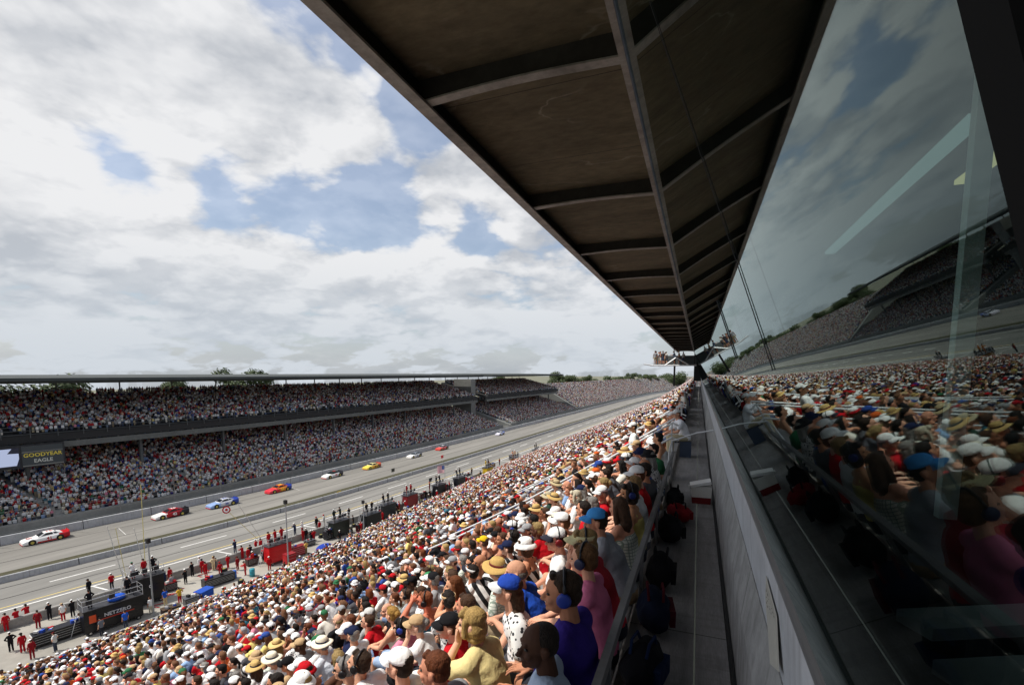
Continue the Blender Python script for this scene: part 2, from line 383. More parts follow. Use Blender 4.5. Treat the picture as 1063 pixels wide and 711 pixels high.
# ================================================================== THE SETTING
# The far setting is laid out in units of 1/K and the near one in units of 1/KN; these bring them to metres.
_seen = set()
def _new():
    r = [o for o in COL.objects if o.parent is None and o.name not in _seen and o.type in ('MESH', 'EMPTY')]; _seen.update(o.name for o in r); return r
def to_metres(objs, k, cz):
    c = Vector((0, 0, cz*(1-k)))
    for o in objs: o.location = Vector(o.location)*k+c; o.scale = (k, k, k)
_new()
o = MB(); o.add([(-560,-600,-.03),(1200,-600,-.03),(1200,2400,-.03),(-1000,2400,-.03),(-560,1300,-.03)], [(0,1,2,3,4)])
tag(o.build('ground', M['earth']), kind='structure')
def strip(name, parts, m, y0=-50, y1=740, kind='structure'):
    mb = MB()
    for (a, b, z) in parts: sheet(mb, a, b, z, y0, y1)
    return tag(mb.build(name, M[m]), kind=kind)
strip('race_track', [(-60.0,-50.3,0)], 'asphalt')
strip('pit_lane', [(-47.2,-36.6,.002)], 'pitlane')
strip('grass_strip', [(-50.3,-47.6,.004)], 'grass')
strip('pit_apron', [(-36.2,-19,.01)], 'apron')
strip('stand_walk', [(-66,-60.6,.01)], 'conc')
strip('tar_seam', [(-57.1,-57.0,.006),(-53.6,-53.48,.006),(-45.85,-45.7,.008),(-43.1,-42.98,.008)], 'seam')
strip('yellow_pit_line', [(-41.08,-40.95,.008)], 'yellow')
mb = MB(); sheet(mb, -40.4, -40.22, .008, -50, 740)
for k in range(-4, 70):
    y = 12.5+9.2*k
    sheet(mb, -44.4, -44.25, .008, y, y+4.2)
for k in range(-3, 40):
    y = 13.4+9.0*k
    sheet(mb, -40.2, -36.7, .009, y, y+.14)
tag(mb.build('pit_lane_marking', M['white']), kind='structure')
mb = MB()
for (px, py) in [(123,548),(300,505)]:
    x, y = (q/K for q in ground(px, py)); b = [(x-.07,y,.006),(x+.07,y,.006),(x+3.2,y-1.1,.006),(x+3.06,y-1.1,.006)]; mb.add(b, [(0,1,2,3)]); 
tag(mb.build('track_marking', M['white']), kind='structure')

def wall_thing(name, prof, m, label, y0=-50, y1=740, fn=wx):
    return tag(sweep(MB(), prof, y0, y1, fn).build(name, M[m]), label, 'wall')
wall_thing('outer_track_wall', [(-60,0),(-60,.86),(-60.05,.9),(-60.17,.9),(-60.22,.86),(-60.22,0)], 'wallc', 'long pale grey concrete wall on the far edge of the race track, under the catch fence')
wall_thing('pit_lane_wall', [(-47.2,0),(-47.21,.52),(-47.25,.56),(-47.33,.56),(-47.37,.52),(-47.42,0)], 'wallc', 'low pale grey concrete wall between the dark grass strip and the pit lane')
wall_thing('pit_box_wall', [(-36.2,0),(-36.2,.62),(-36.24,.66),(-36.46,.66),(-36.5,.62),(-36.5,0)], 'conc', 'low concrete wall between the pit lane and the crews with their carts', -20, 330)
wall_thing('stand_front_wall', [(-25.4,0),(-25.4,1.0),(-25.7,1.0),(-25.7,0)], 'conc', 'concrete wall at the foot of the near grandstand, behind the pit crews', -20, 330, wxs)

# catch fence behind the outer wall: posts, cables, one thing
cf = empty('catch_fence', (wx(-60.3, 60), 60, 1.2)); tag(cf, 'tall wire catch fence with thin grey posts standing behind the outer track wall', 'fence')
def sub(o, parent):
    o.parent = parent; o.matrix_parent_inverse = Matrix.Translation(parent.location).inverted(); return o
k = 0
for y in np.arange(18, 330, 5.5):
    if k < 90:
        mb = MB(); x = wx(-60.35, y); mb.tube([(x,y,.02),(x,y,3.9),(x+.5,y,4.6)], .045, 6); sub(mb.build('post', M['steel']), cf)
    k += 1
mb = MB()
for z in (1.7,2.2,2.7,3.2,3.7):
    mb.tube([(wx(-60.35,y), y, z) for y in ysub(10, 330)], .012, 4)
sub(mb.build('cable', M['steel']), cf)

to_metres(_new(), K, 0)
# ------------------------------------------------------------------ near grandstand
NROW = 53
ROWX = [-.52*KN-.66*i for i in range(NROW)]
SEATZ = [CH-1.2*KN-.78]
for i in range(1, NROW): SEATZ.append(SEATZ[-1]-(.425-.085*i/53))
stand = empty('near_grandstand', (0, 20, 0)); tag(stand, 'steep open grandstand with long metal benches, running down from the walkway to the pits', 'grandstand')
prof = []
for i in range(NROW):
    t = SEATZ[i]-.43
    prof += [(ROWX[i]+.12, t), (ROWX[i]-.54, t)]
prof = [(ROWX[0]+.16, CH-1.992*KN), (ROWX[0]+.12, CH-1.992*KN)]+prof+[(-35.4, prof[-1][1]), (-35.4, 0.0), (-.36*KN, 0.0)]
sub(sweep(MB(), prof, -4, 430, wxs).build('step_deck', M['conc']), stand)
for i in range(NROW):
    mb = MB(); x, z = ROWX[i], SEATZ[i]
    sweep(mb, [(x-.13,z-.045),(x+.11,z-.045),(x+.11,z-.006),(x+.10,z),(x-.12,z),(x-.13,z-.006)], -4, 430, wxs)
    for y in np.arange(-3, 60, 1.5):
        xx = wxs(x, y); mb.box(xx-.03, xx+.03, y-.02, y+.02, z-.43, z-.046)
    sub(mb.build('bench', M['alu']), stand)
_new()
# back rail of the top row
mb = MB(); zr = CH-1.45
mb.box(-.405,-.365,-3,9.2, zr-.035, zr+.035)
for y in np.arange(-2.4, 9.3, 1.6): mb.box(-.398,-.372,y-.02,y+.02, CH-2.0, zr-.036)
tag(mb.build('back_rail', M['steel']), 'grey metal rail behind the top row of seats, along the shaded walkway', 'railing')
# gate rail from wall to back rail
mb = MB(); mb.tube([(.27,8.9,CH-.98),(.0,9.0,CH-1.05),(-.40,9.05,CH-1.22),(-.42,8.6,CH-1.3),(-.40,8.0,CH-1.45)], .014, 8)
mb.tube([(-.40,9.05,CH-1.95),(-.40,9.05,CH-1.22)], .014, 8)
tag(mb.build('end_rail', M['railpipe']), 'bent grey pipe rail closing the walkway beside the cooler', 'railing')
to_metres(_new(), KN, CH)
# aisle handrails that run down the stand
for (y, h) in [(11.4,(.52,.92)),(12.6,(.52,.92)),(17.2,(.5,.95)),(18.4,(.5,.95)),(27,(.9,)),(28.2,(.9,)),(39,(.9,)),(40.2,(.9,)),(54,(.9,)),(55.2,(.9,))]:
    where_y = y; y = y*KN; r = empty('aisle_handrail', (-.1, y, CH-1.95*KN)); idx = 12 if where_y < 20 else 9
    where = {11.4:'nearest white pipe handrail sloping down the stand, in front of the standing man in white',12.6:'white pipe handrail sloping down just behind the standing man in white',
             17.2:'second aisle white pipe handrail sloping down, its nearer side',18.4:'second aisle white pipe handrail sloping down, its farther side'}.get(where_y)
    tag(r, where or 'distant white aisle handrail sloping down between crowded seats', 'handrail', None if where else 'distant aisle handrails')
    for hh in h:
        pts = [(-.44,y,CH-1.95*KN+hh)]+[(wxs(ROWX[i],y), y, SEATZ[i]-.43+hh+.38) for i in range(0, idx)]
        mb = MB(); mb.tube(pts, .03, 6); sub(mb.build('rail', pm('rail_white',(.68,.69,.69),.45)), r)
    for i in range(0, idx, 3):
        mb = MB(); mb.tube([(wxs(ROWX[i],y),y,SEATZ[i]-.43),(wxs(ROWX[i],y),y,SEATZ[i]-.43+h[-1]+.37)], .02, 6); sub(mb.build('post', M['railpipe']), r)

_new()
# walkway
wlk = empty('walkway', (0, 20, CH-1.95)); tag(wlk, kind='structure')
for (a, b) in ((-.43,.038),(.05,.262)):
    mb = MB(); mb.box(a, b, -3, 80, CH-1.99, CH-1.95); sub(mb.build('walkway_plank', M['plank']), wlk)
mb = MB(); mb.box(.266,.29,-.2,80,CH-1.99,CH-1.925); g1 = mb.build('rubber_strip', M['blackrub']); tag(g1, 'black rubber strip in the gap between walkway boards and the kerb', 'strip')
mb = MB(); mb.tube([(.277,1.78,CH-1.91),(.277,1.9,CH-1.91)], .017, 14); sub(mb.build('end_cap', M['chrome']), g1)

# ------------------------------------------------------------------ press box: kerb, wall, sill, slanted glass
PC, PS, PD = math.cos(R(15.3)), math.sin(R(15.3)), .07
def GX(z): return (PD-PS*z)/PC           # x of the glass plane at height z above the eye
box = empty('press_box', (.3, 20, CH-1.95)); tag(box, 'long press box with slanted dark reflecting glass above a pale wall, along the walkway', 'press box')
def yext(mb, prof, y0, y1): return mb.prism([(u, CH+w_) for u, w_ in prof], [(lambda u, w_, y=y: (u, y, w_)) for y in (y0, y1)])
Y0, Y1 = -3.0, 76.0
sub(yext(MB(), [(.296,-2.0),(.292,-1.46),(.297,-1.43),(.333,-1.16),(.6,-1.16),(.6,-2.0)], Y0, Y1).build('kerb', M['conc2']), box)
sub(yext(MB(), [(.338,-1.157),(.314,-.80),(.5,-.80),(.5,-1.157)], Y0, Y1).build('lower_wall', M['wallpaint']), box)
sub(yext(MB(), [(.308,-.797),(.306,-.77),(.225,-.53),(.21,-.5),(.235,-.49),(.27,-.5),(.5,-.797)], Y0, Y1).build('sill', M['steel']), box)
pr = ray(1052, 160); nd = PC*pr.x+PS*pr.z; ym = pr.y*PD/nd
edges = [ym, 12, 24, 36, 48, 62, 76]
for a, b in zip(edges, edges[1:]):
    mb = MB(); yext(mb, [(GX(-.488),-.488),(GX(3.0),3.0),(GX(3.0)+.01,3.0),(GX(-.488)+.01,-.488)], a+.001, b-.001); sub(mb.build('window_pane', M['glass']), box)
mb = MB(); yext(mb, [(GX(-.47)-.004,-.47),(GX(2.98)-.004,2.98),(GX(2.98)+.05,2.98),(GX(-.47)+.05,-.47)], ym-.016, ym-.002)
yext(mb, [(GX(-.47)-.002,-.47),(GX(2.98)-.002,2.98),(GX(2.98)+.05,2.98),(GX(-.47)+.05,-.47)], ym-.028, ym-.0165)
sub(mb.build('window_frame', pm('frame_bronze',(.012,.012,.012),.9,spec=.05)), box)
mb = MB(); yext(mb, [(GX(-.47),-.47),(GX(2.98),2.98),(GX(2.98)+.05,2.98),(GX(-.47)+.05,-.47)], -1.5, ym-.03); sub(mb.build('frame_cover', pm('frame_black',(.004,.004,.004),1.,spec=.0)), box)
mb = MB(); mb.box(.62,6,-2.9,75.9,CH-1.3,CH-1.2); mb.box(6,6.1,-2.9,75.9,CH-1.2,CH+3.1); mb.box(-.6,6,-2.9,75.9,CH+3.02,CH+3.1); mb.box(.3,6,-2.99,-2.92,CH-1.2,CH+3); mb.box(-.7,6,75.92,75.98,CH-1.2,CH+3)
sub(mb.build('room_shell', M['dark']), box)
lt = emis('fluorescent_glow', '#bfe4e2', .22); lt2 = emis('warm_tube_glow', '#e8e0a0', .5)
for (x, y0, y1, m_, nm_) in [(2.85,7.3,14.0,lt,'pale fluorescent light strip on the press box ceiling behind the glass'),(3.64,8.5,9.65,lt2,'short yellowish light tube on the press box ceiling behind the glass')]:
    mb = MB(); mb.box(x-.1,x+.1,y0,y1,CH+2.86,CH+2.93); tag(mb.build('ceiling_light', m_), nm_, 'light')
for (xa, ya, lb_) in [(.86,2.32,'pale tabletop edge seen dimly behind the glass, farther of two'),(.84,1.93,'pale tabletop edge seen dimly behind the glass, nearer of two')]:
    t_ = empty('writing_desk', (xa+.2, ya, CH-1.2)); tag(t_, lb_, 'desk')
    mb = MB(); mb.obox((xa+.25, ya+.1, CH-1.0), .6, .16, .05, rz=.45); sub(mb.build('desk_top', pm('desk_laminate',(.6,.62,.62),.5)), t_)
    mb = MB(); mb.box(xa+.22,xa+.28,ya+.08,ya+.13,CH-1.199,CH-1.026); sub(mb.build('leg', M['steel']), t_)
mb = MB(); mb.box(1.9,2.02,4.9,5.0,CH-1.2,CH+3.01); sub(mb.build('room_post', pm('room_post_paint',(.5,.55,.53))), box)

# the notice taped to the wall
nt_ = empty('paper_notice', (.32, 2.2, CH-1.0)); tag(nt_, 'creased paper notice with handwriting taped to the pale wall under the glass', 'notice')
fx = lambda z: .338+(z+1.157)*(-.024/.357)-.004
pts = [(1.92,-1.10,.012),(2.02,-1.13,.03),(2.38,-1.02,.003),(2.34,-.90,.003),(2.02,-.93,.004)]
mb = MB(); mb.add([(fx(z)-d, y, CH+z) for y, z, d in pts]+[(fx(z)-d+.002, y, CH+z) for y, z, d in pts], [(0,1,2,3,4),(9,8,7,6,5)]+[(i,(i+1)%5,5+(i+1)%5,5+i) for i in range(5)])
sub(mb.build('sheet', pm('notice_paper',(.42,.40,.35),.8,noise=(20,.1))), nt_)
mb = MB()
for r_ in range(4):
    for c in range(7):
        y = 2.06+c*.038+rng.uniform(-.008,.008); z = -.95-.028*r_-.06*(2.3-y)*.3; L_ = rng.uniform(.012,.026); xx = fx(z)-.0075
        mb.add([(xx,y,CH+z),(xx,y+L_,CH+z+rng.uniform(-.008,.008)),(xx,y+L_,CH+z-.006),(xx,y,CH+z-.005)], [(0,1,2,3)])
sub(mb.build('handwriting', M['blackrub']), nt_)
# thin cable over the glass
def onglass(px, py, off=.03):
    r = ray(px, py); n = PC*r.x+PS*r.z; t = (PD-off)/n; return (r.x*t, r.y*t, CH+r.z*t)
def wire(p0, p1, r_, label, off):
    a, b = Vector(onglass(*p0, off)), Vector(onglass(*p1, off)); mb = MB(); mb.tube([a, b], r_, 5); tag(mb.build('cable', M['blackrub']), label, 'cable')

# ------------------------------------------------------------------ canopy
can = empty('canopy', (-1.8, 20, CH+3.0)); tag(can, 'long dark canopy of steel ribs and stained boards over the top rows and walkway', 'canopy')
CX0, CX1, CZ, CT = -3.1, GX(3.0), CH+3.0, CH+3.30
def cbox(nm, m_, *bs):
    mb = MB()
    for b in bs: mb.box(*b)
    return sub(mb.build(nm, M[m_]), can)
cbox('roof_slab', 'slab', (CX0-.02, CX1+.3, -6, 76, CT, CT+.09))
cbox('fascia_beam', 'canopysteel', (CX0-.03, CX0+.13, -6, 76, CZ, CZ+.03))
cbox('fascia_web', 'canopyshade', (CX0-.03, CX0+.0, -6, 76, CZ+.031, CT+.12))
cbox('inner_beam', 'canopysteel', (CX1-.075, CX1-.012, -6, 76, CZ-.02, CZ+.02), (CX1-.05, CX1-.012, -6, 76, CZ+.021, CT-.002))
y = 5.1-3.8*2
while y < 75.5:
    mb = MB()
    xa, xb = CX0+.002, CX1-.08
    n = 8
    for i in range(n):     # the rib's lower edge arches slightly
        def zb(t): return CZ+.035+.035*math.sin(math.pi*t)
        t0, t1 = i/n, (i+1)/n; x0, x1 = xa+(xb-xa)*t0, xa+(xb-xa)*t1
        z0, z1 = zb(t0), zb(t1)
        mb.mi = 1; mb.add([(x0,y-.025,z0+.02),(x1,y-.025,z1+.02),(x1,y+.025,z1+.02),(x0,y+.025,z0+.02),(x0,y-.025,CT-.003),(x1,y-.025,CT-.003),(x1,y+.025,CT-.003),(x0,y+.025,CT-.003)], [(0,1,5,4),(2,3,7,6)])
        mb.mi = 0; mb.add([(x0,y-.062,z0),(x1,y-.062,z1),(x1,y+.062,z1),(x0,y+.062,z0),(x0,y-.062,z0+.02),(x1,y-.062,z1+.02),(x1,y+.062,z1+.02),(x0,y+.062,z0+.02)], [(0,3,2,1),(4,5,6,7),(0,1,5,4),(2,3,7,6)])
    sub(mb.build('rib', [M['canopysteel'], M['canopyshade']]), can); y += 3.8
wire((674,2),(802,384), .0006, 'thin dark cable running diagonally across the press box glass', .0012)
wire((744,312),(764,372), .0012, 'short thin cable hanging on the far press box glass', .0015)

# camera platform under the far end of the canopy
pf = empty('viewing_platform', (-2.6, 58, CH+.9)); tag(pf, 'small crowded platform with a braced beam hanging out below the far canopy end', 'platform')
mb = MB(); mb.box(-4.9,-.3,57,60,CH+.8,CH+.95); sub(mb.build('deck', M['steel']), pf)
mb = MB()
for a, b in [((-5.2,56.9,CH+.82),(-.3,56.9,CH+.82)),((-3.6,56.9,CH+.82),(-2.4,56.9,CH+1.7)),((-2.4,56.9,CH+1.7),(-1.0,56.9,CH+.82)),((-5.9,56.9,CH+1.0),(-5.0,56.9,CH+.85))]: mb.tube([a,b], .08, 6)
sub(mb.build('truss', M['railpipe']), pf)
mb = MB(); mb.box(-4.9,-.3,59.9,59.96,CH+.951,CH+2.0); sub(mb.build('back_panel', M['farsteel']), pf)
mb = MB(); mb.box(-2.7,-2.5,58,58.2,CH-1.5,CH+.799); sub(mb.build('bracket', M['canopyshade']), pf)
mb = MB(); mb.tube([(-.5,57.2,CH+.95),(-.5,57.2,CH+3.1)], .05, 6); mb.tube([(-2.8,59.8,CH+.95),(-2.8,59.8,CH+3.1)], .05, 6); sub(mb.build('hanger', M['canopyshade']), pf)
to_metres(_new(), KN, CH)

# ------------------------------------------------------------------ far stands
M['fasciap'] = mat('far_fascia_paint', (.135,.14,.13), .85, noise=(.2,.2), noise2=(2,.15))
def far_stand(name, label, y0, y1, upper=True, open_=False, ztop=10.):
    r = empty(name, (wx(-70,(y0+y1)/2), (y0+y1)/2, 0)); tag(r, label, 'grandstand')
    def P(nm, prof, m_, a=y0, b=y1):
        return sub(sweep(MB(), prof, a, b).build(nm, M[m_]), r)
    P('parapet', [(-63.4,0),(-63.4,1.15),(-63.75,1.15),(-63.75,0)], 'farconc')
    P('walk_band', [(-60.75,0),(-60.75,.9),(-60.85,.9),(-60.85,0)], 'farsteel')
    if open_:
        P('seating_deck', [(-63.8,0),(-63.8,.6),(-82,ztop-.4),(-82,0)], 'farconc'); return r
    P('lower_deck', [(-63.8,0),(-63.8,.6),(-84,6.9),(-84,0)], 'farconc')
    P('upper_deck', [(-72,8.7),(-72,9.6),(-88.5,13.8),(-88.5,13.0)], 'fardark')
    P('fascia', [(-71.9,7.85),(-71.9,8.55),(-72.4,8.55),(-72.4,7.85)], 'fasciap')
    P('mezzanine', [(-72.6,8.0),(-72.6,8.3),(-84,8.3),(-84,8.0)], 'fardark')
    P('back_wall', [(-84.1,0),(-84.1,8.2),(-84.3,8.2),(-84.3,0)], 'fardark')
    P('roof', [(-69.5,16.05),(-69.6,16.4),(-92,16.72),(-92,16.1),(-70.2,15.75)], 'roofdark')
    mb = MB()
    for z in (9.75,10.2,10.65): mb.tube([(wx(-71.85,y), y, z) for y in ysub(y0, y1)], .035, 4)
    for y in np.arange(y0, y1, 2.4): mb.box(wx(-71.85,y)-.03,wx(-71.85,y)+.03,y-.03,y+.03,9.3,10.65)
    sub(mb.build('railing', M['farsteel']), r)
    for y in np.arange(y0+4, y1, 11.5):
        mb = MB(); x = wx(-73.5,y); mb.box(x-.17,x+.17,y-.17,y+.17,.5,7.75); sub(mb.build('column', M['farsteel']), r)
    for y in np.arange(y0+2, y1, 7.7):
        mb = MB(); x = wx(-88.2,y); mb.tube([(x,y,13.2),(x,y,16.15)], .12, 6); sub(mb.build('roof_post', M['farsteel']), r)
    return r
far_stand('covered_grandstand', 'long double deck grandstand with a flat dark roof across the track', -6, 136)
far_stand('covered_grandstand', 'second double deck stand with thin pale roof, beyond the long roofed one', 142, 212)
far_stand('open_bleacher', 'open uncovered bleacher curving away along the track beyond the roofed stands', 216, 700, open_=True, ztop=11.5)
# end tower of the first roof
mb = MB(); x = wx(-78,139); mb.box(x-3,x+3,137.2,140.5,0,15.0); tag(mb.build('stair_tower', M['farconc']), 'pale concrete stair tower in the gap between two roofed stands', 'tower')

# scoreboard hung on the upper deck
def text_mesh(s, size, ext=.01, bold=True):
    c = bpy.data.curves.new('lettering', 'FONT'); c.body = s; c.size = size; c.extrude = ext; c.align_x = 'CENTER'; c.align_y = 'CENTER'; c.offset = size*.018 if bold else 0; c.resolution_u = 2
    t = bpy.data.objects.new('lettering', c); COL.objects.link(t); dg = bpy.context.evaluated_depsgraph_get(); me = bpy.data.meshes.new_from_object(t.evaluated_get(dg)); bpy.data.objects.remove(t); bpy.data.curves.remove(c)
    me.name = 'lettering'; return me
def put_text(s, size, m_, parent, loc, rot, ext=.01, name='lettering'):
    me = text_mesh(s, size, ext); me.materials.clear(); me.materials.append(m_); o = link(bpy.data.objects.new(name, me), parent); o.location = loc; o.rotation_euler = rot; return o
sy = 31.6; sx_ = wx(-71.2, sy); ang = -gang(sy)
sb = empty('scoreboard', (sx_, sy, 7.4), ang); tag(sb, 'wide scoreboard with a bright video screen and yellow lettering, hung under the upper deck', 'scoreboard')
mb = MB(); mb.box(-.3,.3,-3.1,3.4,-1.45,1.2); mb.build('housing', pm('board_black',(.02,.022,.026),.5), sb)
mb = MB(); mb.box(.301,.33,-2.75,-.62,-1.2,.95); scr = mb.build('screen', pm('screen_back',(.03,.035,.06)), sb)
mb = MB(); mb.add([(.335,-2.7,-1.1),(.335,-.9,-1.1),(.335,-.66,-.3),(.335,-.66,.3),(.335,-1.6,.35),(.335,-1.2,.9),(.335,-2.7,.9)], [(0,1,2,3,4,5,6)]); mb.build('video_picture', emis('screen_glow','#c3cff0',.75), scr)
mb = MB(); mb.box(.301,.33,-.4,3.2,-1.25,1.05); pn = mb.build('message_panel', pm('panel_grey',(.05,.062,.066)), sb)
mb = MB(); mb.box(.331,.34,-.4,3.2,-1.32,-1.2); mb.box(.331,.34,-.4,3.2,.32,.4); mb.build('panel_trim', pm('panel_trim',(.22,.22,.2)), pn)
put_text('GOODYEAR', .62, pm('sign_yellow',(.75,.6,.08)), pn, (.34,1.4,-.05), (R(90),0,R(90)))
put_text('EAGLE', .58, pm('sign_white',(.6,.62,.55)), pn, (.34,1.4,-.75), (R(90),0,R(90)))

# ------------------------------------------------------------------ trees
def tree(x, y, h, wd, label, seed, group=None, z0=0):
    r = random.Random(seed); t = empty('tree', (x, y, z0)); tag(t, label, 'tree', group)
    mb = MB(); mb.tube([(0,0,0),(.1,0,h*.35),(0,.1,h*.7)], [wd*.045, wd*.035, wd*.015], 8)
    blobs = []
    for k in range(14):
        a = r.uniform(0, 6.28); q = r.uniform(.1,.42)*wd; zz = h*r.uniform(.42,.88)
        c = Vector((q*math.cos(a), q*math.sin(a), zz)); blobs.append((c, wd*r.uniform(.13,.24)))
        mb.tube([(0,0,h*.4), tuple(c*.6+Vector((0,0,h*.18))), tuple(c)], [wd*.018, wd*.01, wd*.004], 5)
    mb.build('trunk', M['bark'], t)
    lf = MB(); s = max(.26, wd*.026)
    for c, rad in blobs:
        for k in range(420):
            d = Vector((r.gauss(0,1), r.gauss(0,1), r.gauss(0,1))).normalized()*rad*r.uniform(.55,1.08); d.z *= .8
            p = c+d; n = (d.normalized()+Vector((r.uniform(-.8,.8),r.uniform(-.8,.8),r.uniform(-.3,.9)))).normalized()
            u = n.cross(Vector((.3,.5,.8))).normalized()*s*r.uniform(.6,1.3); v = n.cross(u).normalized()*s*r.uniform(.5,1)
            lf.add([p-u, p-v*.7, p+u, p+v*.7], [(0,1,2,3)])
    lf.build('crown', M['leaf'], t)
def tree_at(px, pytop, dist, wd, label, seed, group=None):
    r_ = ray(px, pytop); r_ = r_/Vector((r_.x, r_.y, 0)).length; tree(r_.x*dist, r_.y*dist, CH0+r_.z*dist, wd, label, seed, group)
tree_at(250, 379.5, 150, 15, 'bushy green treetop showing above the long flat roof', 1)
tree_at(183, 385, 190, 11, 'small treetop just showing over the long flat roof beside the bushier one', 2)
tree_at(52, 390, 118, 16, 'green tree seen through the gap under the flat roof', 3)
for i, (px, py, d, wd) in enumerate([(517,389,320,12),(577,386,330,15),(590,388.5,340,13),(606,387,340,13),(615,390,350,10),(656,384.5,430,13),(668,388,470,16),(678,388,490,12),(640,389.5,520,30),(700,388,520,30)]):
    tree_at(px, py, d, wd, 'distant dark green tree rising behind the open bleacher', 20+i, 'trees beyond the open bleacher')

to_metres(_new(), K, 0)

# ================================================================== PEOPLE
_tmpc = []
def evald(me, mods):
    o = bpy.data.objects.new('tmp', me); COL.objects.link(o)
    for t, kw in mods:
        m = o.modifiers.new('m', t)
        for k, v in kw.items(): setattr(m, k, v)
    dg = bpy.context.evaluated_depsgraph_get(); dg.update()
    r = bpy.data.meshes.new_from_object(o.evaluated_get(dg)); bpy.data.objects.remove(o); return r
_tex = bpy.data.textures.new('folds', 'CLOUDS'); _tex.noise_scale = .16; _tex.noise_depth = 2
_tex2 = bpy.data.textures.new('locks', 'CLOUDS'); _tex2.noise_scale = .035; _tex2.noise_depth = 1
def remesh(mb, vox, smooth=4, mats=(), folds=0, locks=0):
    me = mb.mesh('t', [])
    mods = [('REMESH', dict(mode='VOXEL', voxel_size=vox)), ('SMOOTH', dict(iterations=smooth, factor=.5))]
    if folds: mods.append(('DISPLACE', dict(texture=_tex, strength=folds, mid_level=.5)))
    if locks: mods.append(('DISPLACE', dict(texture=_tex2, strength=locks, mid_level=.5)))
    r = evald(me, mods); bpy.data.meshes.remove(me)
    r.polygons.foreach_set('use_smooth', [True]*len(r.polygons))
    r.materials.clear()
    for m in mats: r.materials.append(m)
    return r
def merge(meshes, mats, name):
    """join evaluated meshes [(mesh, matrix, material index)] into one mesh"""
    bm = bmesh.new()
    for me, X, mi in meshes:
        c = me.copy(); c.transform(X); c.polygons.foreach_set('material_index', [mi]*len(c.polygons)); bm.from_mesh(c); bpy.data.meshes.remove(c)
    out = bpy.data.meshes.new(name); bm.to_mesh(out); bm.free()
    for m in mats: out.materials.append(m)
    out.polygons.foreach_set('use_smooth', [True]*len(out.polygons)); return out

I4 = Matrix.Identity(4)
# ---- head (local: facing -X, cranium at the origin)
def head_mb(fem):
    m = MB()
    m.ell((0,0,.018), (.096,.073,.092)); m.ell((.022,0,.015), (.078,.074,.086)); m.ell((-.035,0,-.045), (.06,.057 if fem else .06,.085))
    m.ell((-.048,0,-.09), (.042,.040 if fem else .047,.028)); m.ell((-.08,0,-.103), (.02,.022,.018))
    m.cap((-.093,0,-.008), .010, (-.117,0,-.044), .0145); m.ell((-.1,.011,-.049), (.016,.012,.009)); m.ell((-.1,-.011,-.049), (.016,.012,.009))
    m.cap((-.086,-.034,.016), .0125, (-.086,.034,.016), .0125)
    for s in (-1, 1):
        m.ell((-.066, s*.034, -.045), (.028,.026,.026))
        m.ell((.008, s*.077, -.022), (.024,.010,.033)); m.ell((.016, s*.086, -.014), (.016,.006,.024))
    m.cap((-.093,-.015,-.075), .0085, (-.093,.015,-.075), .0085); m.cap((-.09,-.013,-.085), .008, (-.09,.013,-.085), .008)
    m.cap((.022,0,-.06), .054 if not fem else .047, (.05,0,-.225), .06 if not fem else .05)
    return m
HEAD = [remesh(head_mb(f), .0052, 3) for f in (0, 1)]
_e = MB()
for s in (-1, 1): _e.ell((-.081, s*.031, -.006), (.012,.015,.008), 10, 6)
EYES = _e.mesh('t', [])
def hand_mb(curl):
    """right hand, wrist at origin, fingers along -X, palm down"""
    m = MB(); m.cap((.02,0,0), .026, (-.03,0,0), .03); m.cap((-.025,.022,0), .017, (-.075,.03,0), .014); m.cap((-.025,-.02,0), .017, (-.075,-.028,0), .013); m.cap((-.03,0,0), .02, (-.078,0,0), .015)
    for k, L in enumerate((.074,.084,.078,.06)):
        y = .033-.0215*k; p = Vector((-.085, y, 0)); a = -.15
        for j, fr in enumerate((.45,.3,.25)):
            a += curl*(.5 if j == 0 else .8); q = p+Vector((-math.cos(a)*L*fr, (1.5-k)*.004, -math.sin(a)*L*fr)); m.cap(p, .0088-.0008*j, q, .0084-.0008*j, 8); p = q
    m.cap((-.01,.026,-.008), .014, (-.045,.052,-.016), .0115, 8); m.cap((-.045,.052,-.016), .0112, (-.078,.06,-.024), .009, 8)
    return m
HANDS = [remesh(hand_mb(c), .0042, 2) for c in (.35, .75)]

def ik(a, b, l1, l2, hint):
    a, b, hint = Vector(a), Vector(b), Vector(hint); d = b-a; L = min(d.length, (l1+l2)*.995); u = d.normalized()
    x = (l1*l1-l2*l2+L*L)/(2*L); h = math.sqrt(max(l1*l1-x*x, 0)); p = hint-u*hint.dot(u)
    return a+u*x+p.normalized()*h, a+u*L

def basis_to(v, up=(0,0,1)):
    """matrix taking -X to v"""
    x = -Vector(v).normalized(); z = Vector(up); y = z.cross(x).normalized(); z = x.cross(y)
    return Matrix((x, y, z)).transposed().to_4x4()

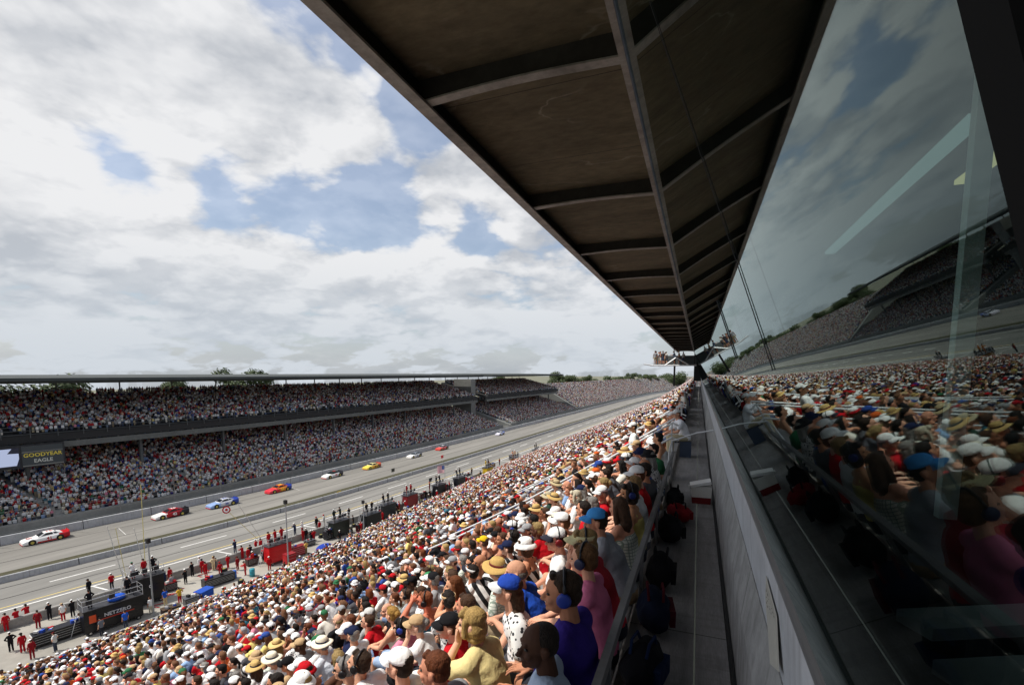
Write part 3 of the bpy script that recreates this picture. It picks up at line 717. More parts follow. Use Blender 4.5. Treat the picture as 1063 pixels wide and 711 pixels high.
def make_template(fem=0, lean=.12, arms='thigh', yaw=0., pitch=0., stand=False, build=1.0):
    T = {}; b = build*(.93 if fem else 1.0)
    hz = .93 if stand else .095
    P = Vector((0, 0, hz)); up = Vector((-math.sin(lean), 0, math.cos(lean))); up2 = Vector((-math.sin(lean*1.25+.05), 0, math.cos(lean*1.25+.05)))
    C = P+up*.30; N = C+up2*.215
    H = N+Vector((-math.sin(lean*.7+.15)*.2, 0, math.cos(lean*.7+.15)*.2))
    HM = Matrix.Translation(H) @ Euler((0, pitch-lean*.25, 0)).to_matrix().to_4x4() @ Matrix.Rotation(yaw, 4, 'Z')
    sh = [N+Vector((.01, s*.172*b, -.045)) for s in (-1, 1)]
    # ---- torso
    def torso(e, m, top=True):
        tl = -lean
        m.loft([(P-up*(.09 if not stand else .1), .15*b+e, .105*b+e, 0), (P, .175*b+e, .125*b+e, tl*.0), (P+up*.11, .158*b+e*1.2, .118*b+e*1.2, -tl*0), (C-up*.06, .158*b+e, .115*b+e, 0), (C+up2*.05, .172*b+e, .122*b+e, 0), (N-up2*.075, .168*b+e, .105*b+e, 0), (N-up2*.02, .10*b+e, .078*b+e, 0), (N+up2*.025, .052*b+e*.6, .05*b+e*.6, 0)])
        for s in (0, 1): m.cap(N+Vector((0,(s*2-1)*.06,-.018)), .058+e*.8, sh[s], .062*b+e)
        if fem:
            for s in (-1, 1): m.ell(C+up2*.05+Vector((-.085, s*.07, .0)), (.06+e,.062+e,.06+e))
        else: m.ell(P+up*.14+Vector((-.04*b,0,0)), (.1*b+e,.14*b+e,.13))
    body = MB(); torso(0, body)
    # ---- arms
    arm = []
    for i, s in enumerate((-1, 1)):
        if arms == 'thigh': w_ = Vector((-.36, s*.13, .19)); hint = (.5, s*.9, -.3); hd = Vector((-1, -s*.15, -.25))
        elif arms == 'clasp': w_ = Vector((-.47, s*.045, .235)); hint = (.1, s*.8, -.9); hd = Vector((-.75, -s*.55, -.15))
        elif arms == 'lap': w_ = Vector((-.26, s*.09, .2)); hint = (.5, s*.9, -.2); hd = Vector((-.7, -s*.7, -.1))
        elif arms == 'cross':
            w_ = C+Vector((-.19, -s*.07, -.06+.03*s)); hint = (-.1, s*.9, -.7); hd = Vector((-.1, -s*1, .12))
        elif arms == 'chin':
            if s < 0: w_ = H+Vector((-.11, -.03, -.17)); hint = (-.3, -.6, -.9); hd = Vector((-.1, .35, .9))
            else: w_ = Vector((-.34, s*.11, .20)); hint = (.4, s*.9, -.3); hd = Vector((-1, -s*.2, -.2))
        elif arms == 'shade':
            if s < 0: w_ = H+Vector((-.12, -.13, .02)); hint = (-.2, -1, -.4); hd = Vector((-.3, .9, .25))
            else: w_ = Vector((-.34, s*.11, .20)) if not stand else P+Vector((-.1, .26, -.05)); hint = (.4, s*.9, -.3); hd = Vector((-.9, -s*.2, -.4))
        elif arms == 'down': w_ = P+Vector((-.05, s*.25*b, -.04)); hint = (.6, s*.4, 0); hd = Vector((-.25, -s*.05, -1))
        elif arms == 'hips': w_ = P+Vector((-.05, s*.19*b, .10)); hint = (.35, s*1, 0); hd = Vector((-.6, -s*.5, -.5))
        elif arms == 'fold':
            w_ = C+Vector((-.21, -s*.06, -.05+.03*s)); hint = (-.1, s*.9, -.7); hd = Vector((-.1, -s*1, .1))
        elif arms == 'reach': w_ = C+Vector((-.42, s*.12, .02)); hint = (.0, s*.6, -.8); hd = Vector((-1, 0, -.1))
        e, w_ = ik(sh[i], w_, .285, .255, hint)
        arm.append((sh[i], e, w_, hd))
        body.cap(sh[i], .055*b, sh[i].lerp(e, .4), .05*b); body.cap(sh[i].lerp(e, .4), .049*b, e, .039*b); body.cap(e, .039*b, e.lerp(w_, .35), .04*b); body.cap(e.lerp(w_, .35), .04*b, w_, .027)
    # ---- legs
    legs = []
    for s in (-1, 1):
        hp = P+Vector((0, s*.09, -.01))
        if stand:
            k = Vector((-.02, s*.10, .50)); a = Vector((.015, s*.11, .09)); t = Vector((-.16, s*.14, .04))
        else:
            k = Vector((-.43, s*(.10+.03*(not fem)), .065)); a = Vector((-.42+.06*s*(arms in ('lap','chin')), s*.11, -.355)); t = a+Vector((-.15, s*.02, -.045))
        legs.append((hp, k, a))
        body.cap(hp, .085*b, hp.lerp(k, .5), .075*b); body.cap(hp.lerp(k, .5), .074*b, k, .054*b); body.cap(k, .054*b, k.lerp(a, .35), .052*b); body.cap(k.lerp(a, .35), .052*b, a, .035)
    bm_ = remesh(body, .011, 4)
    shoe = MB()
    for (hp, k, a), s in zip(legs, (-1, 1)):
        t = a+Vector((-.155, s*.015, -.055)); shoe.cap(a+Vector((.02,0,-.05)), .04, t, .034); shoe.cap(a, .045, a+Vector((0,0,-.04)), .045)
    sm_ = remesh(shoe, .011, 2)
    parts = [(bm_, I4, 0), (HEAD[fem], HM, 0), (EYES, HM, 1), (sm_, I4, 2)]
    for i, (a_, e, w_, hd) in enumerate(arm):
        X = Matrix.Translation(w_+hd.normalized()*.012) @ basis_to(hd, (0,0,1) if abs(hd.normalized().z) < .8 else (-1,0,0))
        if i == 1: X = X @ Matrix.Diagonal((1,-1,1,1))
        parts.append((HANDS[1 if arms in ('clasp','lap','chin') else 0], X, 0))
    T['body'] = merge(parts, [M['skin'], M['eye'], M['shoe']], 'body')
    # ---- garments
    def sleeves(m, e_, f):
        for (a_, e, w_, hd) in arm:
            if f <= 1: m.cap(a_, .064*b+e_, a_.lerp(e, f), .058*b+e_)
            else:
                m.cap(a_, .064*b+e_, e, .048*b+e_); m.cap(e, .048*b+e_, e.lerp(w_, f-1), .036*b+e_)
    t = MB(); torso(.014, t); sleeves(t, .010, .62); T['tee'] = remesh(t, .011, 5, [M['cloth']], folds=.022)
    t = MB(); torso(.013, t); sleeves(t, .008, 1.92); T['longsleeve'] = remesh(t, .011, 5, [M['cloth']], folds=.022)
    t = MB(); e = .011
    t.loft([(P-up*.07, .15*b+e, .105*b+e, 0), (P, .176*b+e, .126*b+e, 0), (P+up*.11, .158*b+e, .118*b+e, 0), (C-up*.06, .158*b+e, .115*b+e, 0), (C+up2*.05, .168*b+e, .122*b+e, 0), (N-up2*.09, .145*b+e, .108*b+e, 0)])
    if fem:
        for s in (-1, 1): t.ell(C+up2*.05+Vector((-.085, s*.07, .0)), (.06+e,.062+e,.06+e))
    for s in (-1, 1): t.cap(N+Vector((.06,s*.085,-.09)), .035, N+Vector((.01,s*.1,.0)), .034); t.cap(N+Vector((.01,s*.1,.0)), .034, N+Vector((-.07,s*.085,-.1)), .03)
    T['tank'] = remesh(t, .010, 5, [M['cloth']], folds=.012)
    def lower(f, e_):
        t = MB(); t.loft([(P-up*.10, .15*b+e_, .11*b+e_, 0), (P, .178*b+e_, .128*b+e_, 0), (P+up*.07, .166*b+e_, .12*b+e_, 0)])
        for hp, k, a in legs:
            t.cap(hp, .088*b+e_, hp.lerp(k, .5), .08*b+e_)
            if f <= 1: t.cap(hp.lerp(k, .5), .08*b+e_, hp.lerp(k, f), .07*b+e_)
            else: t.cap(hp.lerp(k, .5), .08*b+e_, k, .062*b+e_); t.cap(k, .062*b+e_, k.lerp(a, f-1), .055*b+e_)
        return remesh(t, .012, 4, [M['cloth']], folds=.014)
    T['shorts'] = lower(.82, .012); T['trousers'] = lower(1.95, .010)
    T['head'] = HM; T['H'] = H; T['fem'] = fem; T['stand'] = stand
    return T

# ---- hair
def hair(kind):
    m = MB()
    if kind == 'balding': m.ell((.036,0,-.022), (.078,.083,.052)); return remesh(m, .006, 3, [M['hair']], locks=.010)
    if kind == 'buzz': m.ell((.020,0,.026), (.090,.0775,.087)); m.ell((.04,0,-.01), (.066,.074,.066)); return remesh(m, .006, 4, [M['hair']])
    m.ell((.024,0,.044), (.096,.083,.082)); m.ell((.045,0,-.015), (.070,.077,.078)); m.cap((-.055,-.02,.09), .022, (-.055,.03,.088), .022)
    if kind == 'long':
        m.cap((.055,0,0), .078, (.098,0,-.18), .075); m.cap((.098,-.02,-.18), .07, (.10,0,-.36), .04)
        for s in (-1, 1): m.cap((.01,s*.062,.01), .034, (.035,s*.088,-.12), .034); m.cap((.035,s*.088,-.12), .034, (.06,s*.085,-.27), .022)
    if kind == 'bob':
        m.ell((.035,0,-.04), (.088,.097,.088)); m.ell((.03,0,-.1), (.075,.09,.045))
        for s in (-1, 1): m.cap((-.03,s*.064,.03), .03, (-.035,s*.074,-.07), .026)
        m.cap((-.07,-.04,.075), .024, (-.07,.045,.07), .024)
    if kind == 'bun': m.ell((.118,0,.03), (.045,.05,.045)); m.ell((.10,.02,.055), (.03,.035,.03))
    if kind == 'ponytail': m.cap((.10,0,.03), .03, (.15,0,-.06), .035); m.cap((.15,0,-.06), .035, (.14,0,-.2), .016)
    if kind == 'mullet': m.cap((.06,0,-.03), .07, (.085,0,-.14), .062); m.ell((.08,0,-.16), (.05,.085,.05))
    return remesh(m, .006, 2, [M['hair']], locks=.008 if kind in ('bob','long') else .011)
HAIR = {k: hair(k) for k in ('short','long','bob','bun','ponytail','balding','buzz','mullet')}

# ---- hats
def dome(m, rx, ry, rz, cx, cz, z0=0., n=22, nv=7, flat=1.0):
    vs = []; 
    for j in range(nv+1):
        t = math.pi/2*j/nv
        for i in range(n):
            a = 2*math.pi*i/n; vs.append((cx+rx*math.cos(a)*max(math.cos(t), .001)**flat, ry*math.sin(a)*max(math.cos(t), .001)**flat, cz+z0+rz*math.sin(t)))
    fs = [(j*n+i, j*n+(i+1) % n, (j+1)*n+(i+1) % n, (j+1)*n+i) for j in range(nv) for i in range(n)]
    fs.append(tuple(nv*n+i for i in range(n))); fs.append(tuple(range(n))[::-1]); return m.add(vs, fs)
def brim_mb(r_in, r_out, droop, cx, cz, a0=0, a1=2*math.pi, n=30, th=.004, ry=None, stretch=1.0, wav=0.0):
    m = MB(); vs = []; ry = ry or r_in*.86; K = 4
    for i in range(n+1):
        a = a0+(a1-a0)*i/n; wv = math.sin((i/n)*math.pi) if a1-a0 < 6 else 1
        for k in range(K):
            q = k/(K-1); e = r_in+(r_out-r_in)*q*(wv**.55); f = ry+(r_out-r_in)*q*(wv**.55)*(.9 if a1-a0 < 6 else 1)
            z = cz-droop*q*q*(1-.0*wv)-(.055*abs(math.sin(a))**2*q if a1-a0 < 6 else 0)+wav*q*math.cos(2*a)
            vs.append((cx+e*math.cos(a)*stretch, f*math.sin(a), z))
    nv = len(vs); vs += [(x, y, z-th) for x, y, z in vs]; fs = []
    for i in range(n):
        for k in range(K-1):
            p = i*K+k; fs += [(p, p+K, p+K+1, p+1), (nv+p, nv+p+1, nv+p+K+1, nv+p+K)]
        p = i*K+K-1; fs.append((p, p+K, nv+p+K, nv+p))
    return m.add(vs, fs)
def hat_meshes():
    D = {}
    c = MB(); dome(c, .106, .090, .088, .006, .045, flat=.75); c.ell((.006,0,.134), (.008,.008,.005), 8, 6)
    D['cap'] = (c.mesh('cap', M['cloth'], True), brim_mb(.098, .182, .022, .006, .052, math.pi*.70, math.pi*1.30, 18, ry=.084).mesh('brim', M['cloth'], True))
    c = MB(); dome(c, .102, .088, .10, .006, .045, flat=.45); 
    D['straw_hat'] = (c.mesh('straw_hat', M['straw'], True), brim_mb(.10, .19, .03, .006, .055, wav=.018).mesh('brim', M['straw'], True))
    D['panama_hat'] = (D['straw_hat'][0], brim_mb(.10, .178, .02, .006, .055, wav=.014).mesh('brim', M['straw'], True))
    c = MB(); dome(c, .104, .09, .088, .006, .04, flat=.5)
    D['bucket_hat'] = (c.mesh('bucket_hat', M['cloth'], True), brim_mb(.102, .152, .045, .006, .05).mesh('brim', M['cloth'], True))
    c = MB()
    vs = []; n = 28
    for i in range(n):
        a = 2*math.pi*i/n
        for rr, z in ((.104,.035),(.104,.072),(.099,.072),(.099,.035)): vs.append((.006+rr*math.cos(a), rr*.86*math.sin(a), z))
    c.add(vs, [(4*i+k, 4*i+(k+1) % 4, 4*((i+1) % n)+(k+1) % 4, 4*((i+1) % n)+k) for i in range(n) for k in range(4)])
    D['visor'] = (c.mesh('visor', M['cloth'], True), D['cap'][1])
    b = MB(); vs = []
    for i in range(n):
        a = 2*math.pi*i/n
        for rr, z in ((.108,.05),(.106,.078),(.1,.078),(.1,.05)): vs.append((.006+rr*math.cos(a), rr*.865*math.sin(a), z))
    b.add(vs, [(4*i+k, 4*i+(k+1) % 4, 4*((i+1) % n)+(k+1) % 4, 4*((i+1) % n)+k) for i in range(n) for k in range(4)])
    D['band'] = b.mesh('hat_band', M['cloth'], True)
    h = MB(); pts = [(.012, .097*math.cos(a), .015+.118*math.sin(a)) for a in [math.pi*k/16 for k in range(17)]]; h.tube(pts, .009, 8)
    D['headset'] = h.mesh('headset', M['plastic'], True)
    h = MB(); h.tube([(.008,.078,-.015),(.008,.088,-.015),(.008,.106,-.015),(.008,.112,-.015)], [.03,.042,.042,.03], 16); D['ear_cup'] = h.mesh('ear_cup', M['plastic'], True)
    h = MB()
    for s in (-1, 1): h.ell((-.098, s*.032, -.006), (.008,.026,.018), 12, 8); h.tube([(-.09,s*.056,0),(-.04,s*.08,-.002),(.0,s*.083,-.006)], .003, 5)
    h.tube([(-.103,-.01,0),(-.105,0,.002),(-.103,.01,0)], .003, 5); D['sunglasses'] = h.mesh('sunglasses', pm('lens_black',(.01,.01,.012),.1), True)
    return D
HAT = hat_meshes()

SEATED = [make_template(0,.10,'thigh',.35,.0), make_template(0,.34,'clasp',.25,.05), make_template(1,.08,'lap',.45,.0), make_template(1,.30,'chin',.3,.05),
          make_template(0,.05,'cross',.6,-.02,build=1.1), make_template(0,.18,'lap',-.25,.12), make_template(1,.16,'clasp',-.2,.0), make_template(0,.14,'shade',.3,.02), make_template(0,.42,'clasp',.1,.3)]
STAND = [make_template(0,.02,'down',.3,0,True), make_template(0,.03,'fold',.1,0,True), make_template(0,.03,'hips',-.3,0,True), make_template(1,.02,'down',.4,0,True), make_template(0,.12,'reach',.2,.1,True)]

C = dict(white='#eeeeec', offwhite='#dcd8cc', grey='#9b9c9e', charcoal='#4a4b50', black='#1b1b1e', navy='#1e2647', blue='#2f4c96', lightblue='#8fb0da', red='#b8141f', maroon='#6b1626', pink='#d9869c', peach='#e8b89a',
         yellow='#dcc878', gold='#b8933a', orange='#d8642a', green='#2f6b45', olive='#6b6a42', tan='#c0a27a', brown='#6b4a34', purple='#3a2a86', teal='#2b6a7d', cream='#e6dcc0')
NICE = dict(offwhite='off white', lightblue='light blue')
SK = ['#d9a286','#c98e70','#e0ae92','#b97f60','#c4866a','#d8977a','#8d5a3f','#5a3a2a','#cf9a7c','#d4a58c']
HC = dict(blonde='#9c8354', brown='#4d3524', dark='#211813', grey='#8d8984', auburn='#6a3a20', white='#c4beb2', black='#15110f')
def child(name, me, parent, color=None, X=None):
    o = bpy.data.objects.new(name, me); COL.objects.link(o); o.parent = parent
    if X is not None: o.matrix_basis = X
    if color is not None: o.color = (*lin(color), 1)
    return o
_matcopy = {}
def with_mat(me, m):
    k = (me.name, m.name)
    if k not in _matcopy:
        c = me.copy(); c.materials.clear(); c.materials.append(m); _matcopy[k] = c
    return _matcopy[k]
def add_hat(p, X, kind, c1, c2=None, band=None):
    dmesh, bmesh_ = HAT[kind]; h = child(kind, dmesh, p, c1, X); child('brim', bmesh_, h, c2 or c1)
    if band: child('hat_band', HAT['band'], h, band)
    return h
def add_headset(p, X, c='#20222a', cup='#2a3f9a'):
    h = child('headset', HAT['headset'], p, c, X); child('ear_cup', HAT['ear_cup'], h, cup); child('ear_cup', HAT['ear_cup'], h, cup, Matrix.Diagonal((1,-1,1,1)))
def person(T, loc, rz, skin, top, topc, bot, botc, hair=None, hairc=None, hat=None, headset=None, glasses=False, topmat=None, scale=1., cat='spectator', headrot=None):
    p = bpy.data.objects.new('person', T['body']); COL.objects.link(p); p.location = loc; p.rotation_euler = (0,0,rz); p.scale = (scale,)*3; p.color = (*lin(skin), 1); p['category'] = cat
    X = T['head']
    tm = T[top]
    nm = {'tee':'shirt','tank':'tank_top','longsleeve':'jacket'}[top]
    child(nm, with_mat(tm, topmat) if topmat else tm, p, topc); child(bot, T[bot], p, botc)
    if hair: child('hair', HAIR[hair], p, hairc, X)
    if hat: add_hat(p, X, *hat)
    if headset: add_headset(p, X, *headset)
    if glasses: child('sunglasses', HAT['sunglasses'], p, None, X)
    return p

# ================================================================== SPECTATORS
M['stripe'] = cloth_pattern('striped_cloth', '#eeeeea', '#17171a', 'stripe')
M['plaid'] = cloth_pattern('checked_cloth', '#d9dccf', '#8c9a8c', 'plaid')
M['print'] = cloth_pattern('printed_cloth', '#e8e8e6', '#2a2a30', 'print')
occupied = []                       # (row, y, half width)
def solve_y(x, z, px):
    lo, hi = -.5, 400
    f = lambda y: proj((wxs(x, y), y, z))[0]-px
    lo = max(lo, .05+max(0, -x*.35))
    if f(lo) > 0: return lo
    for _ in range(60):
        mid = (lo+hi)/2
        if f(mid) < 0: lo = mid
        else: hi = mid
    return lo
def seat_for(px, py, T, rz, scale, row=None):
    hx, hz = T['H'].x*scale, T['H'].z*scale; ox, oy = hx*math.cos(rz), hx*math.sin(rz); best = None
    for i in (range(NROW) if row is None else [row]):
        y = solve_y(ROWX[i]+ox, SEATZ[i]+hz, px); q = proj((wxs(ROWX[i]+ox, y), y, SEATZ[i]+hz))
        e = abs(q[1]-py)+abs(q[0]-px)
        if best is None or e < best[0]: best = (e, i, y-oy)
    return best[1], best[2]
GRP = 'spectators on the near stand'
def hero(px, py, t, label, skin, top, topc, bot, botc, hair=None, hairc=None, hat=None, headset=None, glasses=False, topmat=None, rz=0., scale=1., row=None):
    T = SEATED[t]; i, y = seat_for(px, py, T, rz, scale, row)
    for q in sorted(occupied, key=lambda q: q[1]):
        if q[0] == i and abs(q[1]-y) < .40: y = q[1]+.43
    p = person(T, (wxs(ROWX[i], y), y, SEATZ[i]+.002), rz, skin, top, topc, bot, botc, hair, hairc, hat, headset, glasses, topmat, scale)
    tag(p, label, 'spectator', GRP); occupied.append((i, y, .24)); return p
c = C
NEW = []
hero(560,688,0,'bald dark skinned person in a blue and white shirt, nearest to the lens','#4a2f22','longsleeve','#aebfd4','trousers','#30384a','buzz','#2a211c',rz=.25,row=0)
hero(528,640,5,'person in white and royal blue cap with shoulder length brown hair and patterned shirt','#d9a286','tee','#e8e8e6','shorts','#4a4b50','mullet','#4a3524',('cap','#2446a6','#d6d6d4'),topmat=M['print'],rz=.5,scale=1.03,row=1)
hero(584,588,0,'large person in purple T-shirt wearing a headset with blue ear cups','#b97f60','tee',c['purple'],'shorts','#2a2c33','short','#3a2a1c',None,('#1b1b1e','#2a3f9a'),rz=-.1,scale=1.08,row=0)
hero(606,563,6,'person in pink T-shirt with headset beside the purple T-shirt','#d9a286','tee','#d8779a','shorts','#2a2c33','short','#6b4a2c',None,('#1b1b1e','#1e2647'),row=0)
hero(619,553,1,'person in grey T-shirt wearing a bright sky blue cap','#c98e70','tee','#9fa3aa','shorts','#c0a27a','short','#33251b',('cap','#4a9be0','#4a9be0'),row=0)
hero(653,530,2,'dark haired person in yellow sleeveless top with navy headset','#c08a66','tank','#d9cd7a','shorts','#33353f','bob','#2c1f17',None,('#1b1b1e','#1e2c6a'),row=0)
hero(668,523,4,'person in dark grey shirt leaning an arm towards the walkway','#b97f60','tee','#5a5b60','trousers','#2c2f38','short','#2a1f18',rz=-.3,row=0)
hero(490,662,3,'blonde person in pale yellow T-shirt low in the picture','#dba98a','tee','#e2cf92','shorts','#dcd8cc','bob','#b5945a',rz=-.15)
hero(506,620,1,'balding grey haired person in bright blue T-shirt','#cf9a7c','tee','#2450b8','shorts','#4a4b50','balding','#6b665f')
hero(471,612,3,'person with long auburn hair in red sleeveless top','#d39a78','tank','#c41425','shorts','#8a7a62','long','#6e3d1e',rz=.1)
hero(441,622,7,'sunburnt person in teal tank top with black headset','#d07f63','tank','#2b6a80','shorts','#24324a','short','#8a4f30',None,('#141416','#141416'))
hero(490,581,2,'dark haired person in white sleeveless shirt and sunglasses','#c98e70','tank','#f0f0ee','shorts','#30323a','short','#1f1712',glasses=True,rz=.2)
hero(516,588,5,'person in wide tan straw hat and pale checked shirt','#cf9a7c','tee','#d9dccf','shorts','#8a7a62','short','#8d8984',('straw_hat','#c6a25e',None,'#6a2a2a'),topmat=M['plaid'])
hero(545,575,2,'person in white bucket hat and black and white striped top','#c88c6c','tank','#ffffff','shorts','#1b1b1e','bob','#5a4030',('bucket_hat','#f2f2f0'),topmat=M['stripe'])
hero(415,690,5,'person in clean white cap at the bottom edge, dark hair','#d9a286','tee','#eceae2','shorts','#4a4b50','short','#2a1f18',('cap','#f2f2f0','#f2f2f0'),rz=.2)
hero(373,686,8,'brown haired person bent forward in white shirt with black headset','#cf9a7c','tee','#eef0f2','trousers','#7c8fae','short','#3a2a1c',None,('#141416','#141416'))
hero(407,638,6,'person with blonde bun in cream strappy top','#d8a182','tank','#e9e2cb','shorts','#9db3d2','bun','#a8803f')
hero(383,634,0,'person in pale grey cap and grey T-shirt sitting upright','#c98e70','tee','#a3a5a3','shorts','#5a5b60','short','#6d6963',('cap','#c8c8c4','#c8c8c4'),rz=-.1)
hero(333,664,1,'person in white panama hat with navy band','#d39a78','tee','#d9dfe8','shorts','#5b6a86','short','#8d8984',('panama_hat','#eee4cc',None,'#1a2036'))
hero(366,656,5,'grey haired person in navy cap and white shirt','#cf9a7c','longsleeve','#eceeee','trousers','#5a6a86','short','#a09a92',('cap','#1a2340','#1a2340'))
hero(298,693,0,'person in black cap and tan shirt near the bottom edge','#b97f60','tee','#c0a27a','shorts','#3a3b42','short','#2a1f18',('cap','#141416','#141416'))
hero(286,672,6,'person in honey coloured straw hat over long fair hair','#d9a286','tank','#d9dde4','shorts','#5a5b60','long','#9a7a48',('straw_hat','#d9b878',None,'#8a6a3a'))
hero(397,612,0,'person in red cap with black patches and white T-shirt','#c98e70','tee','#f0f0ee','shorts','#4a4b50','short','#2a1f18',('cap','#b01220','#17171a'))
hero(409,610,5,'person in white cap with black brim next to the red cap','#d9a286','tee','#eef0f2','shorts','#7c8fae','short','#5a4030',('cap','#f0f0ee','#17171a'))
hero(445,602,0,'person in green and white cap and black shirt','#c98e70','tee','#1b1b1e','shorts','#4a4b50','short','#7a5030',('cap','#3f8a58','#e8e8e0'))
hero(569,517,5,'person in wide olive tan bush hat','#cf9a7c','tee','#2f4a3f','trousers','#5a5b40','short','#8d8984',('straw_hat','#b3a787',None,'#4a4234'))
hero(583,540,1,'person in white cap and peach shirt leaning forward','#d9a286','tee','#eec2a4','shorts','#5a5b60','short','#6b4a2c',('cap','#f0f0ee','#f0f0ee'),glasses=True)
hero(597,525,2,'white haired person in white shirt','#d9a286','tee','#ececea','shorts','#9b9c9e','bob','#d4cbb2')
hero(604,545,3,'person in flowered visor over curly fair hair','#d9a286','tee','#b8303c','shorts','#30323a','bob','#a88a5a',('visor','#d8cfa0','#d8cfa0'),('#1b1b1e','#2a55c0'))
hero(502,560,5,'person in bright yellow cap and black tank top','#c98e70','tank','#1b1b1e','shorts','#4a4b50','short','#5a4030',('cap','#e0b820','#e0b820'))
hero(521,560,4,'brown haired person in black sleeveless top among white shirts','#b97f60','tank','#1b1b1e','shorts','#4a4b50','short','#5a3a28')
hero(640,470,3,'person in bright red shirt turned sideways near the handrail','#c98e70','tee','#c81420','trousers','#30323a','short','#241a14')
hero(683,482,5,'black haired person in white sleeveless top leaning over','#d39a78','tank','#eceeee','trousers','#a9a9ac','short','#15110f')
hero(700,463,6,'person with long dark hair in grey top near the end rail','#c98e70','tee','#b9bdc2','trousers','#33353f','long','#2a1a12')
hero(650,500,0,'fair haired person in white shirt just above the yellow top','#d9a286','tee','#dfe1e2','shorts','#5a5b60','short','#9a7a50')
hero(628,505,1,'dark haired person in charcoal and grey shirt near the top row','#d9a286','tee','#5a5d66','shorts','#30323a','short','#33251b')

# ---- two standing by the aisle, one crouched on the steps
def standing(px, py_head, x, z, t, label, *a, cat='spectator', group=GRP, rz=0., scale=1., **k):
    T = STAND[t]; y = solve_y(x+T['H'].x*scale, z+T['H'].z*scale, px)
    p = person(T, (wxs(x, y), y, z), rz, *a, scale=scale, **k); return tag(p, label, cat, group)
y_ = 10.9*KN
p = person(STAND[0], (ROWX[1]-.25, y_, SEATZ[1]-.428), .1, '#c08a66', 'tee', '#f2f2f0', 'trousers', '#8fa4c4', 'short', '#2a1f18', ('cap','#f0f0ee','#f0f0ee')); tag(p, 'person standing by the aisle in white T-shirt, pale jeans and white cap', 'spectator', GRP); occupied.append((1, y_, .3)); occupied.append((2, y_, .3))
p = person(SEATED[8], (ROWX[4], 10.6*KN, SEATZ[4]+.1), .2, '#cf9a7c', 'tee', '#f0f0ee', 'shorts', '#8a7a62', 'short', '#8d8984', ('straw_hat','#c0ad84',None,'#3a3226')); tag(p, 'person in white shirt and straw hat bending forward under the white handrails', 'spectator', GRP); occupied.append((4, 10.6*KN, .4))
p = person(SEATED[1], (-.28, 11.9*KN, CH-1.95*KN+.45), .35, '#d9a286', 'tee', '#eef0f4', 'trousers', '#c2b89a', 'short', '#6b4a2c', ('cap','#ececea','#ececea')); tag(p, 'person in white shirt and khaki trousers perched on the walkway edge beside the rails', 'spectator', GRP)
mb = MB(); mb.box(-.42,-.12,11.9*KN-.2,11.9*KN+.2,CH-1.949*KN,CH-1.95*KN+.44); tag(mb.build('cool_box', M['plastic'], color='#39465a'), 'dark blue cool box used as a seat on the walkway', 'cool box')

# ---- everyone else
TOPW = [('white',.42),('offwhite',.09),('grey',.10),('red',.12),('navy',.06),('black',.09),('blue',.05),('lightblue',.06),('maroon',.03),('yellow',.04),('tan',.03),('pink',.025),('orange',.02),('green',.025),('purple',.015),('charcoal',.05),('cream',.02),('teal',.015),('peach',.012)]
CAPW = [('white',.40),('red',.13),('navy',.11),('black',.12),('blue',.05),('tan',.06),('grey',.06),('yellow',.01),('orange',.01),('green',.01)]
HATS = [(None,.50),('cap',.38),('straw_hat',.018),('bucket_hat',.04),('visor',.04),('panama_hat',.012)]
HAIRS = [('short',.52),('long',.14),('bob',.14),('balding',.04),('ponytail',.07),('bun',.05)]
HCW = [('brown',.34),('dark',.26),('blonde',.09),('grey',.14),('auburn',.07),('black',.05)]
BOT = ['#3c4a66','#8d7f66','#55565c','#2c2f38','#b9a988','#6f86a8','#dcd8cc','#1b1b1e']
def pick(lst, r): 
    t = r*sum(w_ for _, w_ in lst); a = 0
    for k, w_ in lst:
        a += w_
        if t <= a: return k
    return lst[-1][0]
AISLES = [(a*KN, b*KN) for a, b in [(11.2,12.8),(17.0,18.6),(26.8,28.4),(38.8,40.4),(53.8,55.4)]]
ROW0_FROM = sorted(q[1] for q in occupied if q[0] == 0)[1]      # the nearest top-row seats are empty beside the bald person
seats = []
for i in range(NROW):
    y = .25+nr.uniform(0,.3)
    while y < 410:
        st_ = .47+nr.uniform(-.03,.07); y += st_
        if y > 90 : y += .05
        if i < 11 and any(a < y < b for a, b in AISLES): continue
        if i == 0 and 10.3 < y < 15.6: continue
        if nr.random() < .055: continue
        if i == 0 and y < ROW0_FROM: continue
        if any(q[0] == i and abs(q[1]-y) < q[2]+.2 for q in occupied): continue
        seats.append((i, y))
def seat_info(i, y):
    x = wxs(ROWX[i], y); h = proj((x-.12, y, SEATZ[i]+.75)); return x, h
vis = []
for k, (i, y) in enumerate(seats):
    if y > 40: continue
    x, h = seat_info(i, y)
    if -12 < h[0] < 1075 and h[1] < 735 and h[2] > .3: vis.append((h[2], k))
vis.sort(); NIND = 125
indiv = set(k for _, k in vis[:NIND])
# individuals, each with its own look
people = []
for _, k in vis[:NIND]:
    i, y = seats[k]; r = random.Random(1000+k)
    t = r.choice([0,1,2,3,4,5,6,8,0,1,5]); fem = SEATED[t]['fem']
    hk = pick(HAIRS, r.random()); 
    if not fem and hk in ('long','bob','ponytail','bun'): hk = 'short' if r.random() < .8 else 'balding'
    if fem and hk in ('short','balding'): hk = r.choice(['bob','long','ponytail','bun'])
    people.append(dict(i=i, y=y, t=t, hk=hk, hc=pick(HCW, r.random()), hat=pick(HATS, r.random()), hatc=pick(CAPW, r.random()), top=r.choice(['tee','tee','tee','tank' if fem or r.random()<.4 else 'tee']), tc=pick(TOPW, r.random()),
                       pat=r.choice([None]*9+['stripe','plaid','print']), bc=r.choice(BOT), sk=r.choice(SK), rz=r.gauss(.05,.28), sc=r.uniform(.93,1.05)*(.95 if fem else 1), hs=r.random() < .10, gl=r.random() < .2))
